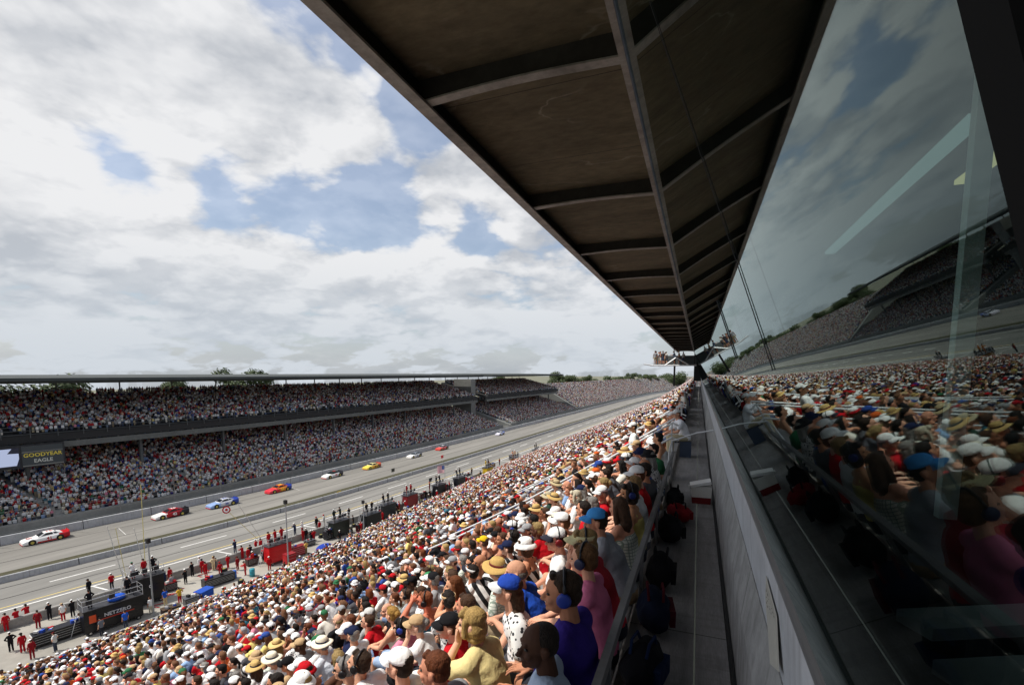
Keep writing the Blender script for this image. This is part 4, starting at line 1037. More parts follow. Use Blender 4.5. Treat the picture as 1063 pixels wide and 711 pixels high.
def look(d):
    cl = {'stripe':'black and white striped','plaid':'pale checked','print':'white printed'}.get(d['pat']) or NICE.get(d['tc'], d['tc'])
    g_ = {'tee':'T-shirt','tank':'sleeveless top'}[d['top']]
    if d['hat']: hd = f"{NICE.get(d['hatc'], d['hatc'])} {d['hat'].replace('_',' ')}" if d['hat'] in ('cap','visor','bucket_hat') else {'straw_hat':'tan straw hat','panama_hat':'cream panama hat'}[d['hat']]
    else:
        hd = {'short':'short {} hair','long':'long {} hair','bob':'bobbed {} hair','balding':'balding {} hair','ponytail':'{} ponytail','bun':'{} hair bun'}[d['hk']].format(d['hc'])
    return f'{cl} {g_}', hd
looks = [look(d) for d in people]
from collections import Counter
cnt = Counter(looks); used_labels = set(o['label'] for o in bpy.data.objects if 'label' in o.keys())
for n, d in enumerate(people):
    a, b = looks[n]; base = f'person in {a} with {b}'; lab = base
    if d['hs']: lab = base+' and headset'
    if cnt[looks[n]] > 1 or lab in used_labels:
        near = sorted(range(len(people)), key=lambda m: (people[m]['i']-d['i'])**2*.44+(people[m]['y']-d['y'])**2)[1:7]
        for m in near:
            e = people[m]; rel = 'behind' if e['i'] > d['i'] else ('in front of' if e['i'] < d['i'] else ('beyond' if e['y'] < d['y'] else 'this side of'))
            lab = f'{base}, {rel} a {looks[m][1]}'
            if lab not in used_labels and len(lab.split()) <= 16: break
    used_labels.add(lab)
    hat = None
    if d['hat'] == 'straw_hat': hat = ('straw_hat','#c9a868',None,random.Random(n).choice(['#3a2a20','#20263a','#6a2a2a']))
    elif d['hat'] == 'panama_hat': hat = ('panama_hat','#e9dfc6',None,'#20263a')
    elif d['hat']: hat = (d['hat'], C[d['hatc']], C[d['hatc']] if n % 3 else '#e8e8e6' if d['hatc'] not in ('white','offwhite') else '#30303a')
    T = SEATED[d['t']]
    p = person(T, (wxs(ROWX[d['i']], d['y']), d['y'], SEATZ[d['i']]+.002), d['rz'], d['sk'], d['top'], C[d['tc']], 'shorts', d['bc'], d['hk'], HC[d['hc']], hat, ('#1b1b1e', random.Random(n).choice(['#1b1b1e','#2a3f9a','#7a1a1e'])) if d['hs'] else None, d['gl'], M[d['pat']] if d['pat'] else None, d['sc'])
    tag(p, lab, 'spectator', GRP)

# ---- the mass: decimated figures merged into one mesh with a plain colour per garment
def arr(me, target):
    n = sum(len(p.vertices)-2 for p in me.polygons)
    c_ = evald(me, [('DECIMATE', dict(ratio=min(1, target/n)))])
    c_.calc_loop_triangles(); v = np.empty(len(c_.vertices)*3, np.float32); c_.vertices.foreach_get('co', v)
    t = np.empty(len(c_.loop_triangles)*3, np.int32); c_.loop_triangles.foreach_get('vertices', t); bpy.data.meshes.remove(c_)
    return v.reshape(-1, 3), t.reshape(-1, 3)
def xf(v, X):
    A = np.array(X); return v @ A[:3, :3].T+A[:3, 3]
SL = dict(skin=0, top=1, bot=2, hair=3, hat=4, brim=5)
class Lod:
    def __init__(s, nb, nt, nbo, nh, nhat, nbr):
        s.p = {}
        for k, T in enumerate(SEATED+STAND):
            s.p[k] = (arr(T['body'], nb), arr(T['tee'], nt), arr(T['shorts'], nbo))
        s.h = {k: arr(HAIR[k], nh) for k in ('short','long','bob','balding','ponytail','bun')}
        s.hat = {k: (arr(HAT[k][0], nhat), arr(HAT[k][1], nbr)) for k in ('cap','straw_hat','bucket_hat','visor','panama_hat')}
    def combo(s, t, hk, hat):
        X = (SEATED+STAND)[t]['head']; P = [(s.p[t][0], I4, 0), (s.p[t][1], I4, 1), (s.p[t][2], I4, 2), (s.h[hk], X, 3)]
        if hat: P += [(s.hat[hat][0], X, 4), (s.hat[hat][1], X, 5)]
        V, F, Sx, b = [], [], [], 0
        for (v, f), X_, sl_ in P: V.append(xf(v, X_)); F.append(f+b); Sx.append(np.full(len(v), sl_)); b += len(v)
        return np.concatenate(V), np.concatenate(F), np.concatenate(Sx)
class Mass:
    def __init__(s): s.V = []; s.F = []; s.C = []; s.n = 0
    def add(s, v, f, slot, pos, rz, scl, pal):
        """v (n,3) f (m,3) slot (n) ; pos (k,3) rz (k) scl (k) pal (k,slots,3)"""
        k = len(pos); co, si = np.cos(rz), np.sin(rz)
        x = (v[None,:,0]*co[:,None]-v[None,:,1]*si[:,None])*scl[:,None]+pos[:,0:1]
        y = (v[None,:,0]*si[:,None]+v[None,:,1]*co[:,None])*scl[:,None]+pos[:,1:2]
        z = v[None,:,2]*scl[:,None]+pos[:,2:3]
        s.V.append(np.stack([x,y,z],-1).reshape(-1,3).astype(np.float32))
        s.F.append((f[None]+(np.arange(k)*len(v))[:,None,None]+s.n).reshape(-1,3)); s.C.append(pal[:, slot, :].reshape(-1,3)); s.n += k*len(v)
    def build(s, name, smooth=True):
        V = np.concatenate(s.V); F = np.concatenate(s.F).astype(np.int32); Cc = np.concatenate(s.C)
        me = bpy.data.meshes.new(name); me.vertices.add(len(V)); me.vertices.foreach_set('co', V.ravel()); me.loops.add(F.size); me.loops.foreach_set('vertex_index', F.ravel())
        me.polygons.add(len(F)); me.polygons.foreach_set('loop_start', np.arange(0, F.size, 3, dtype=np.int32))
        me.polygons.foreach_set('use_smooth', np.full(len(F), smooth)); me.update(calc_edges=True)
        a = me.attributes.new('Col', 'FLOAT_COLOR', 'POINT'); a.data.foreach_set('color', np.concatenate([Cc, np.ones((len(Cc),1))],1).astype(np.float32).ravel())
        me.materials.append(M['crowd']); me.validate(); return link(bpy.data.objects.new(name, me))
def cols(lst, n, jit=.12):
    ks = [k for k, _ in lst]; pr_ = np.array([w_ for _, w_ in lst]); ix = nr.choice(len(ks), n, p=pr_/pr_.sum())
    t = np.array([lin(C.get(k) or HC.get(k) or k) for k in ks]); return t[ix]*nr.uniform(1-jit, 1+jit, (n,1))
def palette(n):
    sk = cols([(k, 1) for k in SK], n); hat = cols(CAPW, n)
    return np.stack([sk, cols(TOPW, n), cols([(b, 1) for b in BOT], n), cols(HCW, n), hat, np.where(nr.random((n,1)) < .7, hat, cols(CAPW, n))], 1)
STRAW = np.array(lin('#c4a468'))
def fill(mass, lod, pts):
    """pts: list of (x,y,z,ang)"""
    pts = np.array(pts); n = len(pts); ti = np.where(nr.random(n) < .035, nr.choice([9,10,11,12], n), nr.choice([0,1,2,3,4,5,6,7,8], n, p=[.15,.15,.13,.11,.13,.13,.12,.02,.06])); ti[(ti >= 9) & (pts[:, 1] < 12)] = 0; pts[ti >= 9, 2] -= .43; hats = np.array([k or '' for k, _ in HATS]); hi = nr.choice(len(HATS), n, p=np.array([w_ for _, w_ in HATS])/sum(w_ for _, w_ in HATS))
    hk = np.array(['short' if not (SEATED+STAND)[t]['fem'] else nr.choice(['bob','long','ponytail','bun']) for t in ti]); bald = nr.random(n) < .05; hk[bald & (hk == 'short')] = 'balding'
    for key in set(zip(ti.tolist(), hk.tolist(), hi.tolist())):
        m_ = (ti == key[0]) & (hk == key[1]) & (hi == key[2]); q = pts[m_]; k = len(q); h = hats[key[2]] or None
        pal = palette(k)
        if h in ('straw_hat','panama_hat'): pal[:, 4:6] = STRAW*nr.uniform(.7,1.3,(k,1,1))
        v, f, sl_ = lod.combo(key[0], key[1], h)
        mass.add(v, f, sl_, q[:, :3], q[:, 3]+nr.normal(.05,.28,k), nr.uniform(.92,1.06,k), pal)
def simple_person(standing=False):
    m = MB(); h0 = -.4 if not standing else -.85
    m.add([(-.3 if not standing else -.09,-.17,-.38 if not standing else h0),(-.3 if not standing else -.09,.17,-.38 if not standing else h0),(.1,.17,.02),(.1,-.17,.02),(-.34 if not standing else -.12,-.16,.12),(-.34 if not standing else -.12,.16,.12)], [(0,3,2,1),(0,4,3),(1,2,5),(0,1,5,4),(3,4,5,2)])
    nb = len(m.v)
    m.add([(-.10,-.17,.03),(-.10,.17,.03),(.11,.17,.03),(.11,-.17,.03),(-.14,-.24,.46),(-.14,.24,.46),(.05,.22,.5),(.05,-.22,.5),(-.07,-.08,.62),(-.07,.08,.62)], [(0,1,5,4),(1,2,6,5),(2,3,7,6),(3,0,4,7),(4,5,9,8),(7,8,9,6),(5,6,9),(4,8,7)])
    nt_ = len(m.v)
    m.ell((-.1,0,.74), (.11,.095,.13), 5, 4)
    f = []
    for q in m.f:
        for j in range(1, len(q)-1): f.append((q[0], q[j], q[j+1]))
    v = np.array(m.v); sl_ = np.array([2]*nb+[1]*(nt_-nb)+[0]*(len(v)-nt_)); top = (np.arange(len(v)) >= nt_) & (v[:, 2] > .745); sl_[top] = 4
    face = (np.arange(len(v)) >= nt_) & ~top & (v[:, 0] > -.08); sl_[face] = 3
    return v, np.array(f), sl_
SP0, SP1 = simple_person(), simple_person(True)
def fill_simple(mass, pts, sp, bare=.45, mute=0., sc=1., shade_dim=1.):
    pts = np.array(pts); n = len(pts); pal = palette(n)
    pal = (pal*(1-mute)+pal.mean(-1, keepdims=True)*mute)*(1-.35*mute)*shade_dim; b = nr.random(n) < bare; pal[b, 4] = pal[b, 3]
    mass.add(*sp, pts[:, :3], pts[:, 3]+nr.normal(0,.3,n), nr.uniform(.9,1.08,n)*sc, pal)

near = Mass(); L1, L2 = Lod(420,240,110,90,110,60), Lod(70,40,18,20,22,14)
A_, B_, D_ = [], [], []
for k, (i, y) in enumerate(seats):
    if k in indiv: continue
    x = wxs(ROWX[i], y); h = proj((x, y, SEATZ[i]+.7)); q = (x, y, SEATZ[i]+.002, 0.)
    inf = -40 < h[0] < 1100 and h[1] < 760 and h[2] > .2
    if inf and h[2] < 27: A_.append(q)
    elif h[2] < 75 and h[2] > -2 and (inf or y > .5): B_.append(q)
    elif inf: D_.append(q)
fill(near, L1, A_); fill(near, L2, B_); fill_simple(near, D_, SP0)
tag(near.build('spectator_crowd'), 'dense seated crowd filling the rest of the near grandstand down to the pits', 'crowd', kind='stuff')

far = Mass(); P0, P1 = [], []
def deck(y0, y1, xa, za, xb, zb, n, step=.5, stand_p=.25, lo=0):
    for r_ in range(n):
        t = r_/(n-1); x = xa+(xb-xa)*t; z = za+(zb-za)*t; y = y0+nr.uniform(0,.5)
        while y < y1:
            y += step+nr.uniform(-.06,.1)
            if nr.random() < .05 or (y+.25*r_/n) % 15.3 < .85: continue
            if math.sin(y*.37+r_*.9)+math.sin(y*.11-r_*.31) > 1.45 and nr.random() < .5: continue
            xx = wx(x, y)
            if proj((xx*K, y*K, z*K))[0] < -60: continue
            up_ = nr.random() < (stand_p if r_ < n-2 else .85)
            (P1 if up_ else P0).append((xx*K, y*K, z*K+(.85 if up_ else .42), -gang(y)+math.pi))
for (a, b) in ((20,135),(143,211)):
    deck(a, b, -64.3, .75, -83, 6.6, 38, .33)
    deck(a, b, -72.7, 9.8, -87.8, 13.6, 31, .33)
    deck(a, b, -72.8, 8.3, -76, 8.3, 3, 1.0)
deck(217, 420, -64.3, .8, -81.5, 10.9, 34, .45); deck(420, 640, -64.3, .8, -81.5, 10.9, 24, .8)
fill_simple(far, P0, SP0, .6, .08, .95, .80); fill_simple(far, P1, SP1, .6, .08, .95, .80)  # last factor dims the crowd's colours to stand in for shade under the decks
tag(far.build('distant_crowd', False), 'far off crowd packed into the decks and bleachers across the track', 'crowd', kind='stuff')

# ================================================================== RACE CARS
CARSEC = [(-2.52,.70,.20,.46),(-2.46,.88,.10,.58),(-2.2,.95,.08,.68),(-1.5,.97,.10,.80),(-.75,.98,.10,.86),(.2,.98,.10,.90),(1.3,.97,.10,.94),(2.0,.95,.14,.97),(2.42,.90,.24,.99),(2.5,.84,.34,.95)]
def car_body(p1, p2, p3):
    mb = MB(); rings = []
    for (y, w_, zb, zt) in CARSEC:
        h = zt-zb
        rings.append([(-w_*.93,y,zb),(-w_,y,zb+h*.3),(-w_*.985,y,zb+h*.72),(-w_*.90,y,zb+h*.93),(-w_*.76,y,zt),(0,y,zt+.025),(w_*.76,y,zt),(w_*.90,y,zb+h*.93),(w_*.985,y,zb+h*.72),(w_,y,zb+h*.3),(w_*.93,y,zb)])
    n = 11
    for k in range(len(rings)-1):
        mb.mi = 0 if CARSEC[k][0] < -.9 else (1 if CARSEC[k][0] < 1.2 else 2)
        b = len(mb.v); mb.v += rings[k]+rings[k+1]
        for j in range(n): mb.f.append((b+j, b+(j+1) % n, b+n+(j+1) % n, b+n+j)); mb.m.append(mb.mi)
    mb.mi = 0; mb.add(rings[0], [tuple(range(n))]); mb.mi = 2; mb.add(rings[-1], [tuple(range(n))]); return mb
def arch_side():
    mb = MB()
    for y in (-1.52, 1.38):
        for s in (-1, 1): mb.tube([(s*.90,y,.36),(s*.992,y,.36)], .41, 22)
    return mb
CABB = [(-.95,.80,.87),(1.75,.78,.965)]; CABT = [(-.12,.57,1.30),(.95,.57,1.31)]
def cabin_mb():
    mb = MB(); b = [(-.80,-.95,.868),(.80,-.95,.868),(.78,1.75,.965),(-.78,1.75,.965)]; t = [(-.56,-.12,1.29),(.56,-.12,1.29),(.56,.95,1.30),(-.56,.95,1.30)]
    m = [(-.42,.0,1.335),(.42,.0,1.335),(.42,.85,1.34),(-.42,.85,1.34)]
    return mb.add(b+t+m, [(0,1,5,4),(1,2,6,5),(2,3,7,6),(3,0,4,7),(4,5,9,8),(5,6,10,9),(6,7,11,10),(7,4,8,11),(8,9,10,11)])
def quad_on(c4, off, th=.012):
    a = [Vector(q) for q in c4]; n = (a[1]-a[0]).cross(a[3]-a[0]).normalized()
    return MB().add([q+n*off for q in a]+[q+n*(off-th) for q in a], [(0,1,2,3),(7,6,5,4),(0,4,5,1),(1,5,6,2),(2,6,7,3),(3,7,4,0)])
GL = pm('car_glass', (.02,.024,.03), .08); NET = pm('window_net', (.015,.015,.015), .9); TY = pm('tyre', (.014,.014,.014), .75); RIMM = pm('wheel_rim', (.5,.42,.1), .35, metal=.5)
_w = MB(); _w.tube([(-.13,0,0),(-.11,0,0),(.11,0,0),(.13,0,0)], [.30,.345,.345,.30], 24); WHEEL = _w.mesh('wheel', TY, True)
_w = MB(); _w.tube([(-.134,0,0),(.134,0,0)], .2, 18); RIM = _w.mesh('rim', RIMM)
CABIN, ARCH = cabin_mb().mesh('cabin', M['paint']), arch_side().mesh('wheel_arch', M['blackrub'])
def flatp(name, me_mb, m_, parent, color=None): return me_mb.build(name, m_, parent, color=color)
def disc(x, y, z, r, n=26, th=.006):
    a = [(x+r*math.cos(2*math.pi*i/n), y+r*math.sin(2*math.pi*i/n)) for i in range(n)]
    return MB().add([(p, q, z) for p, q in a]+[(p, q, z-th) for p, q in a], [tuple(range(n))]+[(i, n+i, n+(i+1) % n, (i+1) % n) for i in range(n)])
def stock_car(px, py, label, cols3, roofc, num, numc, side=None, spoil=None, extra=None):
    x, y = ground(px, py, .0); xx = max(min(x, wk(-53, y)), wk(-58.2, y))
    for _ in range(30): y += (px-proj((xx, y, .5))[0])*.04; xx = max(min(xx, wk(-53, y)), wk(-58.2, y))
    o = empty('stock_car', (xx, y, .008), -gangk(y)); tag(o, label, 'race car', 'stock cars racing down the straight')
    mats = [pm('paint_'+c_.strip('#'), lin(c_), .28) for c_ in cols3]
    car_body(*cols3).build('body', mats, o, True)
    child('cabin', CABIN, o, roofc); child('wheel_arch', ARCH, o)
    quad_on([(-.70,-.80,.945),(.70,-.80,.945),(.52,-.18,1.265),(-.52,-.18,1.265)], .012).build('windshield', GL, o)
    quad_on([(.66,1.62,.995),(-.66,1.62,.995),(-.50,1.0,1.27),(.50,1.0,1.27)], .012).build('rear_window', GL, o)
    for s in (-1, 1):
        q = [(s*.755,-.55,.96),(s*.745,.75,.985),(s*.585,.62,1.24),(s*.58,.02,1.24)]
        if s > 0: q = q
        else: q = q[::-1]
        quad_on(q, .012).build('side_window', NET, o)
        q = [(s*.745,.86,.99),(s*.74,1.35,1.0),(s*.63,.98,1.21),(s*.59,.74,1.235)]
        quad_on(q if s > 0 else q[::-1], .012).build('quarter_window', GL, o)
        put_text(num, .62, pm('num_'+numc.strip('#'), lin(numc), .5), o, (s*.991, .25, .53), (R(84), 0, R(90*s)), name='number')
    for yy in (-1.52, 1.38):
        for s in (-1, 1):
            w_ = child('wheel', WHEEL, o, None, Matrix.Translation((s*.885, yy, .345))); child('rim', RIM, w_)
    put_text(num, .85, pm('num_'+numc.strip('#'), lin(numc), .5), o, (0, .43, 1.343), (0, 0, R(-90)), name='roof_number')
    mb = MB(); mb.obox((0,2.44,1.05), 1.62, .02, .17, rx=R(-22)); mb.build('spoiler', M['paint'], o, color=spoil or cols3[2])
    mb = MB(); mb.box(-.8,.8,-2.545,-2.47,.09,.2); mb.build('front_splitter', M['paint'], o, color=extra or cols3[0])
    if side:
        for s in (-1, 1):
            mb = MB(); x0, x1 = sorted((s*.984, s*.992)); mb.box(x0, x1, -.95, -.25, .22, .74); mb.build('side_panel', M['paint'], o, color=side)
    return o
c1 = stock_car(47,561,'white stock car with red tail and round bonnet emblem, leading at far left',('#f0efec','#efeeea','#b3161f'),'#f0efec','41','#b3161f',extra='#c01a22')
for s in (-1, 1):
    mb = MB(); x0, x1 = sorted((s*.984, s*.99)); mb.box(x0, x1, -1.0, 1.0, .14, .32); mb.build('sill_band', M['paint'], c1, color='#b3161f')
for r_, cc in ((.36,'#b3161f'),(.25,'#f0efec'),(.13,'#b3161f')): disc(0,-1.62,.835+(.36-r_)*.02,r_).build('bonnet_ring', M['paint'], c1, color=cc)
stock_car(177,536,'dark red and black stock car with white nose, second in line',('#e6e2de','#8f1420','#17171b'),'#a5141f','42','#f0eeea',extra='#b3161f',side='#b3161f')
stock_car(231,525,'blue and silver stock car with a red front edge, third in line',('#8fa8d2','#c9ccd2','#2b3f93'),'#c9ccd2','36','#26409a',extra='#d0202c')
stock_car(289,510,'stock car with red nose, orange middle and blue tail',('#dd3f4c','#e08a2e','#243a8e'),'#d8622c','24','#f4d83a',extra='#d0202c',side='#c8202c')
stock_car(345,495,'white stock car with red nose and dark tail, behind the blue tailed car',('#eeeeea','#d9d9d6','#26262c'),'#2c3a34','99','#c8202c',extra='#d8323a')
stock_car(386,486,'yellow stock car with orange rear spoiler',('#ecd15a','#d9a53a','#a8482a'),'#e8dfa0','30','#1b1b1e',extra='#d8642a',spoil='#c8482a')
stock_car(430,474.5,'white and silver stock car running ahead of the red one',('#eeece8','#cfd0d0','#3c4048'),'#8d959c','12','#23306a')
stock_car(458,464.5,'red stock car with dark tail',('#d9564e','#c03a38','#33363c'),'#8d8f94','8','#f0eeea')
stock_car(514,447,'pale blue and white stock car, the farthest one on the straight',('#d5d2de','#aeb8d6','#5a6cb0'),'#c9ccd2','2','#23306a')

# ================================================================== PIT LANE SIDE
FAREW = {0}
CREW = 'pit crew standing among the carts'
def crew(px, py, col, t=0, hat='#1b1b1e', label=None, z=0.0, rz=0., pants=None, hair=False, x=None, y=None):
    if x is None: x, y = ground(px, py, z)
    T = STAND[t]; p = person(T, (x, y, z+.012), rz, rng.choice(SK), 'longsleeve' if pants is None else 'tee', col, 'trousers', pants or col, 'short', '#33251b', None if hair else ('cap', hat, hat), None, False, None, 1.0, 'crew member')
    return tag(p, label, group=CREW)
RED, BLK = '#b01822', '#1a1a1e'
def cart(px, py, L, Dp, H, color, label, lidc=None, items=0, seed=0):
    x, y = ground(px, py); r = random.Random(seed); o = empty('tool_cart', (x, y, .01), -gangk(y)); tag(o, label, 'tool cart', 'wheeled carts behind the pit wall')
    mb = MB(); mb.box(-Dp/2,Dp/2,-L/2,L/2,.16,H); mb.build('cabinet', M['plastic'], o, color=color)
    mb = MB(); mb.box(-Dp/2-.03,Dp/2+.03,-L/2-.03,L/2+.03,H+.001,H+.05); mb.build('top', M['plastic'], o, color=lidc or color)
    for k in range(4):
        mb = MB(); z0 = .22+(H-.3)*k/4; mb.box(Dp/2+.002,Dp/2+.018,-L/2+.05,L/2-.05,z0,z0+(H-.3)/4-.03); d = mb.build('drawer', M['plastic'], o, color=color)
        mb = MB(); mb.box(Dp/2+.019,Dp/2+.03,-L/2+.08,L/2-.08,z0+(H-.3)/4-.08,z0+(H-.3)/4-.06); mb.build('handle', M['railpipe'], d)
    for sx in (-1, 1):
        for sy_ in (-1, 1):
            mb = MB(); mb.tube([(sx*(Dp/2-.08)-.04,sy_*(L/2-.15),.09),(sx*(Dp/2-.08)+.04,sy_*(L/2-.15),.09)], .085, 12); mb.build('wheel', TY, o)
    for k in range(items):
        mb = MB(); a = r.uniform(-L/2+.2, L/2-.2); s = r.uniform(.12,.25); mb.obox((r.uniform(-.2,.2), a, H+.05+s/2), s, s*1.5, s, rz=r.uniform(0,3)); t_ = mb.build('tool_bin', M['plastic'], o, color=r.choice(['#c8c8c4','#b01822','#8d8f94','#2b4fb0','#1b1b1e']))
    return o
def war_wagon(px, py, L, H, color, label, text=None, sub_=None, roof=True, textc='#f0f0ee', z=0):
    x, y = ground(px, py); x = max(x, wk(-35.0, y)); o = empty('pit_box', (x, y, .01), -gangk(y)); tag(o, label, 'pit box', 'tall pit boxes with seats on top'); Dp = 1.3
    mb = MB(); mb.box(-Dp/2,Dp/2,-L/2,L/2,.35,H); mb.build('cabinet', M['plastic'], o, color=color)
    mb = MB(); mb.box(-Dp/2-.1,Dp/2+.1,-L/2-.1,L/2+.1,H+.001,H+.07); mb.build('deck', M['plastic'], o, color='#3a3a3e')
    mb = MB()
    for a in (-1, 1):
        for b_ in (-1, 1): mb.tube([(a*(Dp/2+.05),b_*(L/2+.05),H+.05),(a*(Dp/2+.05),b_*(L/2+.05),H+1.0)], .025, 6)
    for zz in (.55, 1.0):
        q = [(-Dp/2-.05,-L/2-.05),(Dp/2+.05,-L/2-.05),(Dp/2+.05,L/2+.05),(-Dp/2-.05,L/2+.05),(-Dp/2-.05,-L/2-.05)]; mb.tube([(u,v,H+zz) for u, v in q], .02, 6)
    mb.build('railing', M['railpipe'], o)
    for k in range(3):
        mb = MB(); yy = -L/2+.5+k*(L-1)/2; mb.box(-.1,.35,yy-.22,yy+.22,H+.45,H+.52); mb.box(.28,.35,yy-.22,yy+.22,H+.521,H+.95); mb.tube([(.1,yy,H+.07),(.1,yy,H+.45)], .04, 6); mb.build('seat', M['plastic'], o, color='#26262b')
    for k in range(3):
        mb = MB(); z0 = .42+(H-.5)*k/3; mb.box(Dp/2+.002,Dp/2+.02,-L/2+.06,L/2-.06,z0,z0+(H-.5)/3-.05); mb.build('door_panel', M['plastic'], o, color=color)
    for a in (-1, 1):
        for b_ in (-1, 1):
            mb = MB(); mb.tube([(a*(Dp/2-.1)-.07,b_*(L/2-.4),.2),(a*(Dp/2-.1)+.07,b_*(L/2-.4),.2)], .2, 16); w_ = mb.build('wheel', TY, o); mb = MB(); mb.tube([(a*(Dp/2-.1)-.075,b_*(L/2-.4),.2),(a*(Dp/2-.1)+.075,b_*(L/2-.4),.2)], .1, 12); mb.build('rim', M['chrome'], w_)
    mb = MB(); mb.tube([(Dp/2,L/2,.3),(Dp/2+.2,L/2+.5,.35),(Dp/2+.2,L/2+1.0,.3)], .03, 6); mb.build('tow_bar', M['steel'], o)
    mb = MB(); n_ = 7
    for s in (-1, 1): mb.tube([(-.2+s*.22-.3,-L/2-.1-.7,.05),(-.2+s*.22-.3,-L/2-.12,H+.05)], .025, 6)
    for k in range(n_): zz = .25+k*(H-.3)/n_; yy = -L/2-.8+.68*(zz/H); mb.tube([(-.72,yy,zz),(-.28,yy,zz)], .018, 6)
    mb.build('ladder', M['railpipe'], o)
    if text:
        put_text(text, .46, pm('num_'+textc.strip('#'), lin(textc), .5), o, (Dp/2+.035, .25, H*.66), (R(90),0,R(90)))
        if sub_:
            mb = MB(); mb.box(Dp/2+.021,Dp/2+.03,-L/2+.35,-L/2+.85,H*.5,H*.8); mb.build('emblem_panel', M['plastic'], o, color='#d9542a')
            mb = MB(); mb.box(Dp/2+.021,Dp/2+.03,-L/2+.9,L/2-.7,H*.52-.03,H*.55); mb.build('trim_line', M['plastic'], o, color='#b03020')
    return o
def barrel(px, py, color, label):
    x, y = ground(px, py); mb = MB(); mb.tube([(x,y,.012),(x,y,.02),(x,y,.3),(x,y,.32),(x,y,.34),(x,y,.6),(x,y,.62),(x,y,.64),(x,y,.9),(x,y,.93)], [.27,.29,.29,.305,.29,.29,.305,.29,.29,.27], 18)
    tag(mb.build('barrel', M['plastic'], None, True, color), label, 'barrel')
def tyres(px, py, n, label, color=None):
    x, y = ground(px, py)
    for k in range(n):
        z = .02+.27*k; mb = MB(); vs = []
        for i in range(20):
            a = 2*math.pi*i/20
            for j in range(8):
                b_ = 2*math.pi*j/8; rr = .24+.1*math.cos(b_); vs.append((rr*math.cos(a), rr*math.sin(a), .13+.13*math.sin(b_)))
        mb.add(vs, [(i*8+j, i*8+(j+1) % 8, ((i+1) % 20)*8+(j+1) % 8, ((i+1) % 20)*8+j) for i in range(20) for j in range(8)])
        o = mb.build('racing_tyre', TY, None, True); o.location = (x+rng.uniform(-.03,.03), y+rng.uniform(-.03,.03), z); tag(o, label, 'tyre', label)
        mb = MB(); mb.tube([(0,0,.03),(0,0,.23)], .17, 16); mb.build('rim', RIMM, o)
def at_x(px, py, xs, y0=30.):
    """point on the lane at straightened offset xs seen at a pixel"""
    r_ = ray(px, py); x = xs*K
    for _ in range(20): t = x/r_.x; x = wk(xs, r_.y*t)
    t = x/r_.x; return Vector((x, r_.y*t, CH+r_.z*t))
def pole(p0, p1, r_, m_, name, label, cat, group=None):
    mb = MB(); mb.tube([p0, p1], r_, 6); return tag(mb.build(name, m_), label, cat, group)

# --- first stall at the far left
cart(66,662,4.0,1.0,1.15,'#16161a','long low black cart with pale edging, beside the red team at lower left','#232328',6,1)
cart(46,668,1.6,.8,1.0,'#a01420','red and white cart loaded with bins at lower left','#c9c9c6',5,2)
for n, (px, py, col, t, lab) in enumerate([(7,655,RED,0,'red crew member nearest the left picture edge'),(18,650,RED,1,'red crew member with folded arms by the pit wall at far left'),(29,645,RED,4,'red crew member reaching forward by the pit wall at far left'),(12,676,BLK,2,'crew member in black, hands on hips, at far left'),(24,677,RED,0,'red crew member standing behind the red cart'),(34,684,'#8a1a22',3,'dark red crew member close to the stand wall at far left')]):
    crew(px, py, col, t, BLK if col == RED else '#f0f0ee', lab)
crew(66,644,'#eeeeea',0,'#c0a27a','crew member in white shirt and red trousers at the pit wall',pants=RED); crew(76,640,BLK,1,'#f0f0ee','crew member in black with a white cap at the pit wall')
crew(84,655,'#e8e8e4',0,'#ddd','visitor in white shirt and grey trousers at the end of the black cart',pants='#6b6f78',hair=True); crew(92,656,'#b9b088',3,'#ddd','visitor in khaki between the black cart and the big black box',pants='#cfc6a6',hair=True)
# --- black wagon with lettering
ww = war_wagon(118,649,4.4,2.35,'#121216','big black pit box with silver NETZERO lettering and blue cover on its deck','NETZERO','x',textc='#c9cacc')
wx0, wy0 = ww.location.x, ww.location.y
mb = MB(); mb.ell((0,0,.2), (.55,.75,.32), 14, 8); bc = mb.build('blue_cover', M['cloth'], None, True, '#2a5ac0'); bc.location = (wx0+.1, wy0+.4, 2.43); tag(bc, 'bright blue cloth cover bundled on the black box deck', 'cover')
crew(0,0,BLK,2,BLK,'crew member in black standing on the black box deck, near end',z=2.43,x=wx0-.2,y=wy0-1.6); crew(0,0,BLK,0,'#17171a','crew member in black standing on the black box deck, far end',z=2.43,x=wx0-.1,y=wy0+1.5)
crew(93,617,BLK,0,BLK,'crew member in black leaning at the wall before the black box',rz=.3); crew(131,652,'#2a5ac0',0,'#ddd','visitor in blue shirt in front of the black box',pants='#3c4250',hair=True); crew(157,637,'#f0f0ee',0,'#ddd','visitor in white T-shirt and pale trousers by the grey pole',pants='#cfc6b0',hair=True)
w2 = war_wagon(152,626,3.0,2.9,'#15161c','tall black pit box with a white zero on its side, crowded with crew','0',textc='#f4f4f2')
x2, y2 = w2.location.x, w2.location.y
crew(0,0,'#e8e8e6',1,'#2a6a50','crew member in white and red seated high on the tall black box',z=2.98,x=x2-.2,y=y2-.9,pants=RED); crew(0,0,RED,0,BLK,'red crew member on top of the tall black box',z=2.98,x=x2-.1,y=y2+.1); crew(0,0,BLK,2,'#f4f4f2','crew member in black with white cap on top of the tall black box',z=2.98,x=x2-.1,y=y2+1.0)
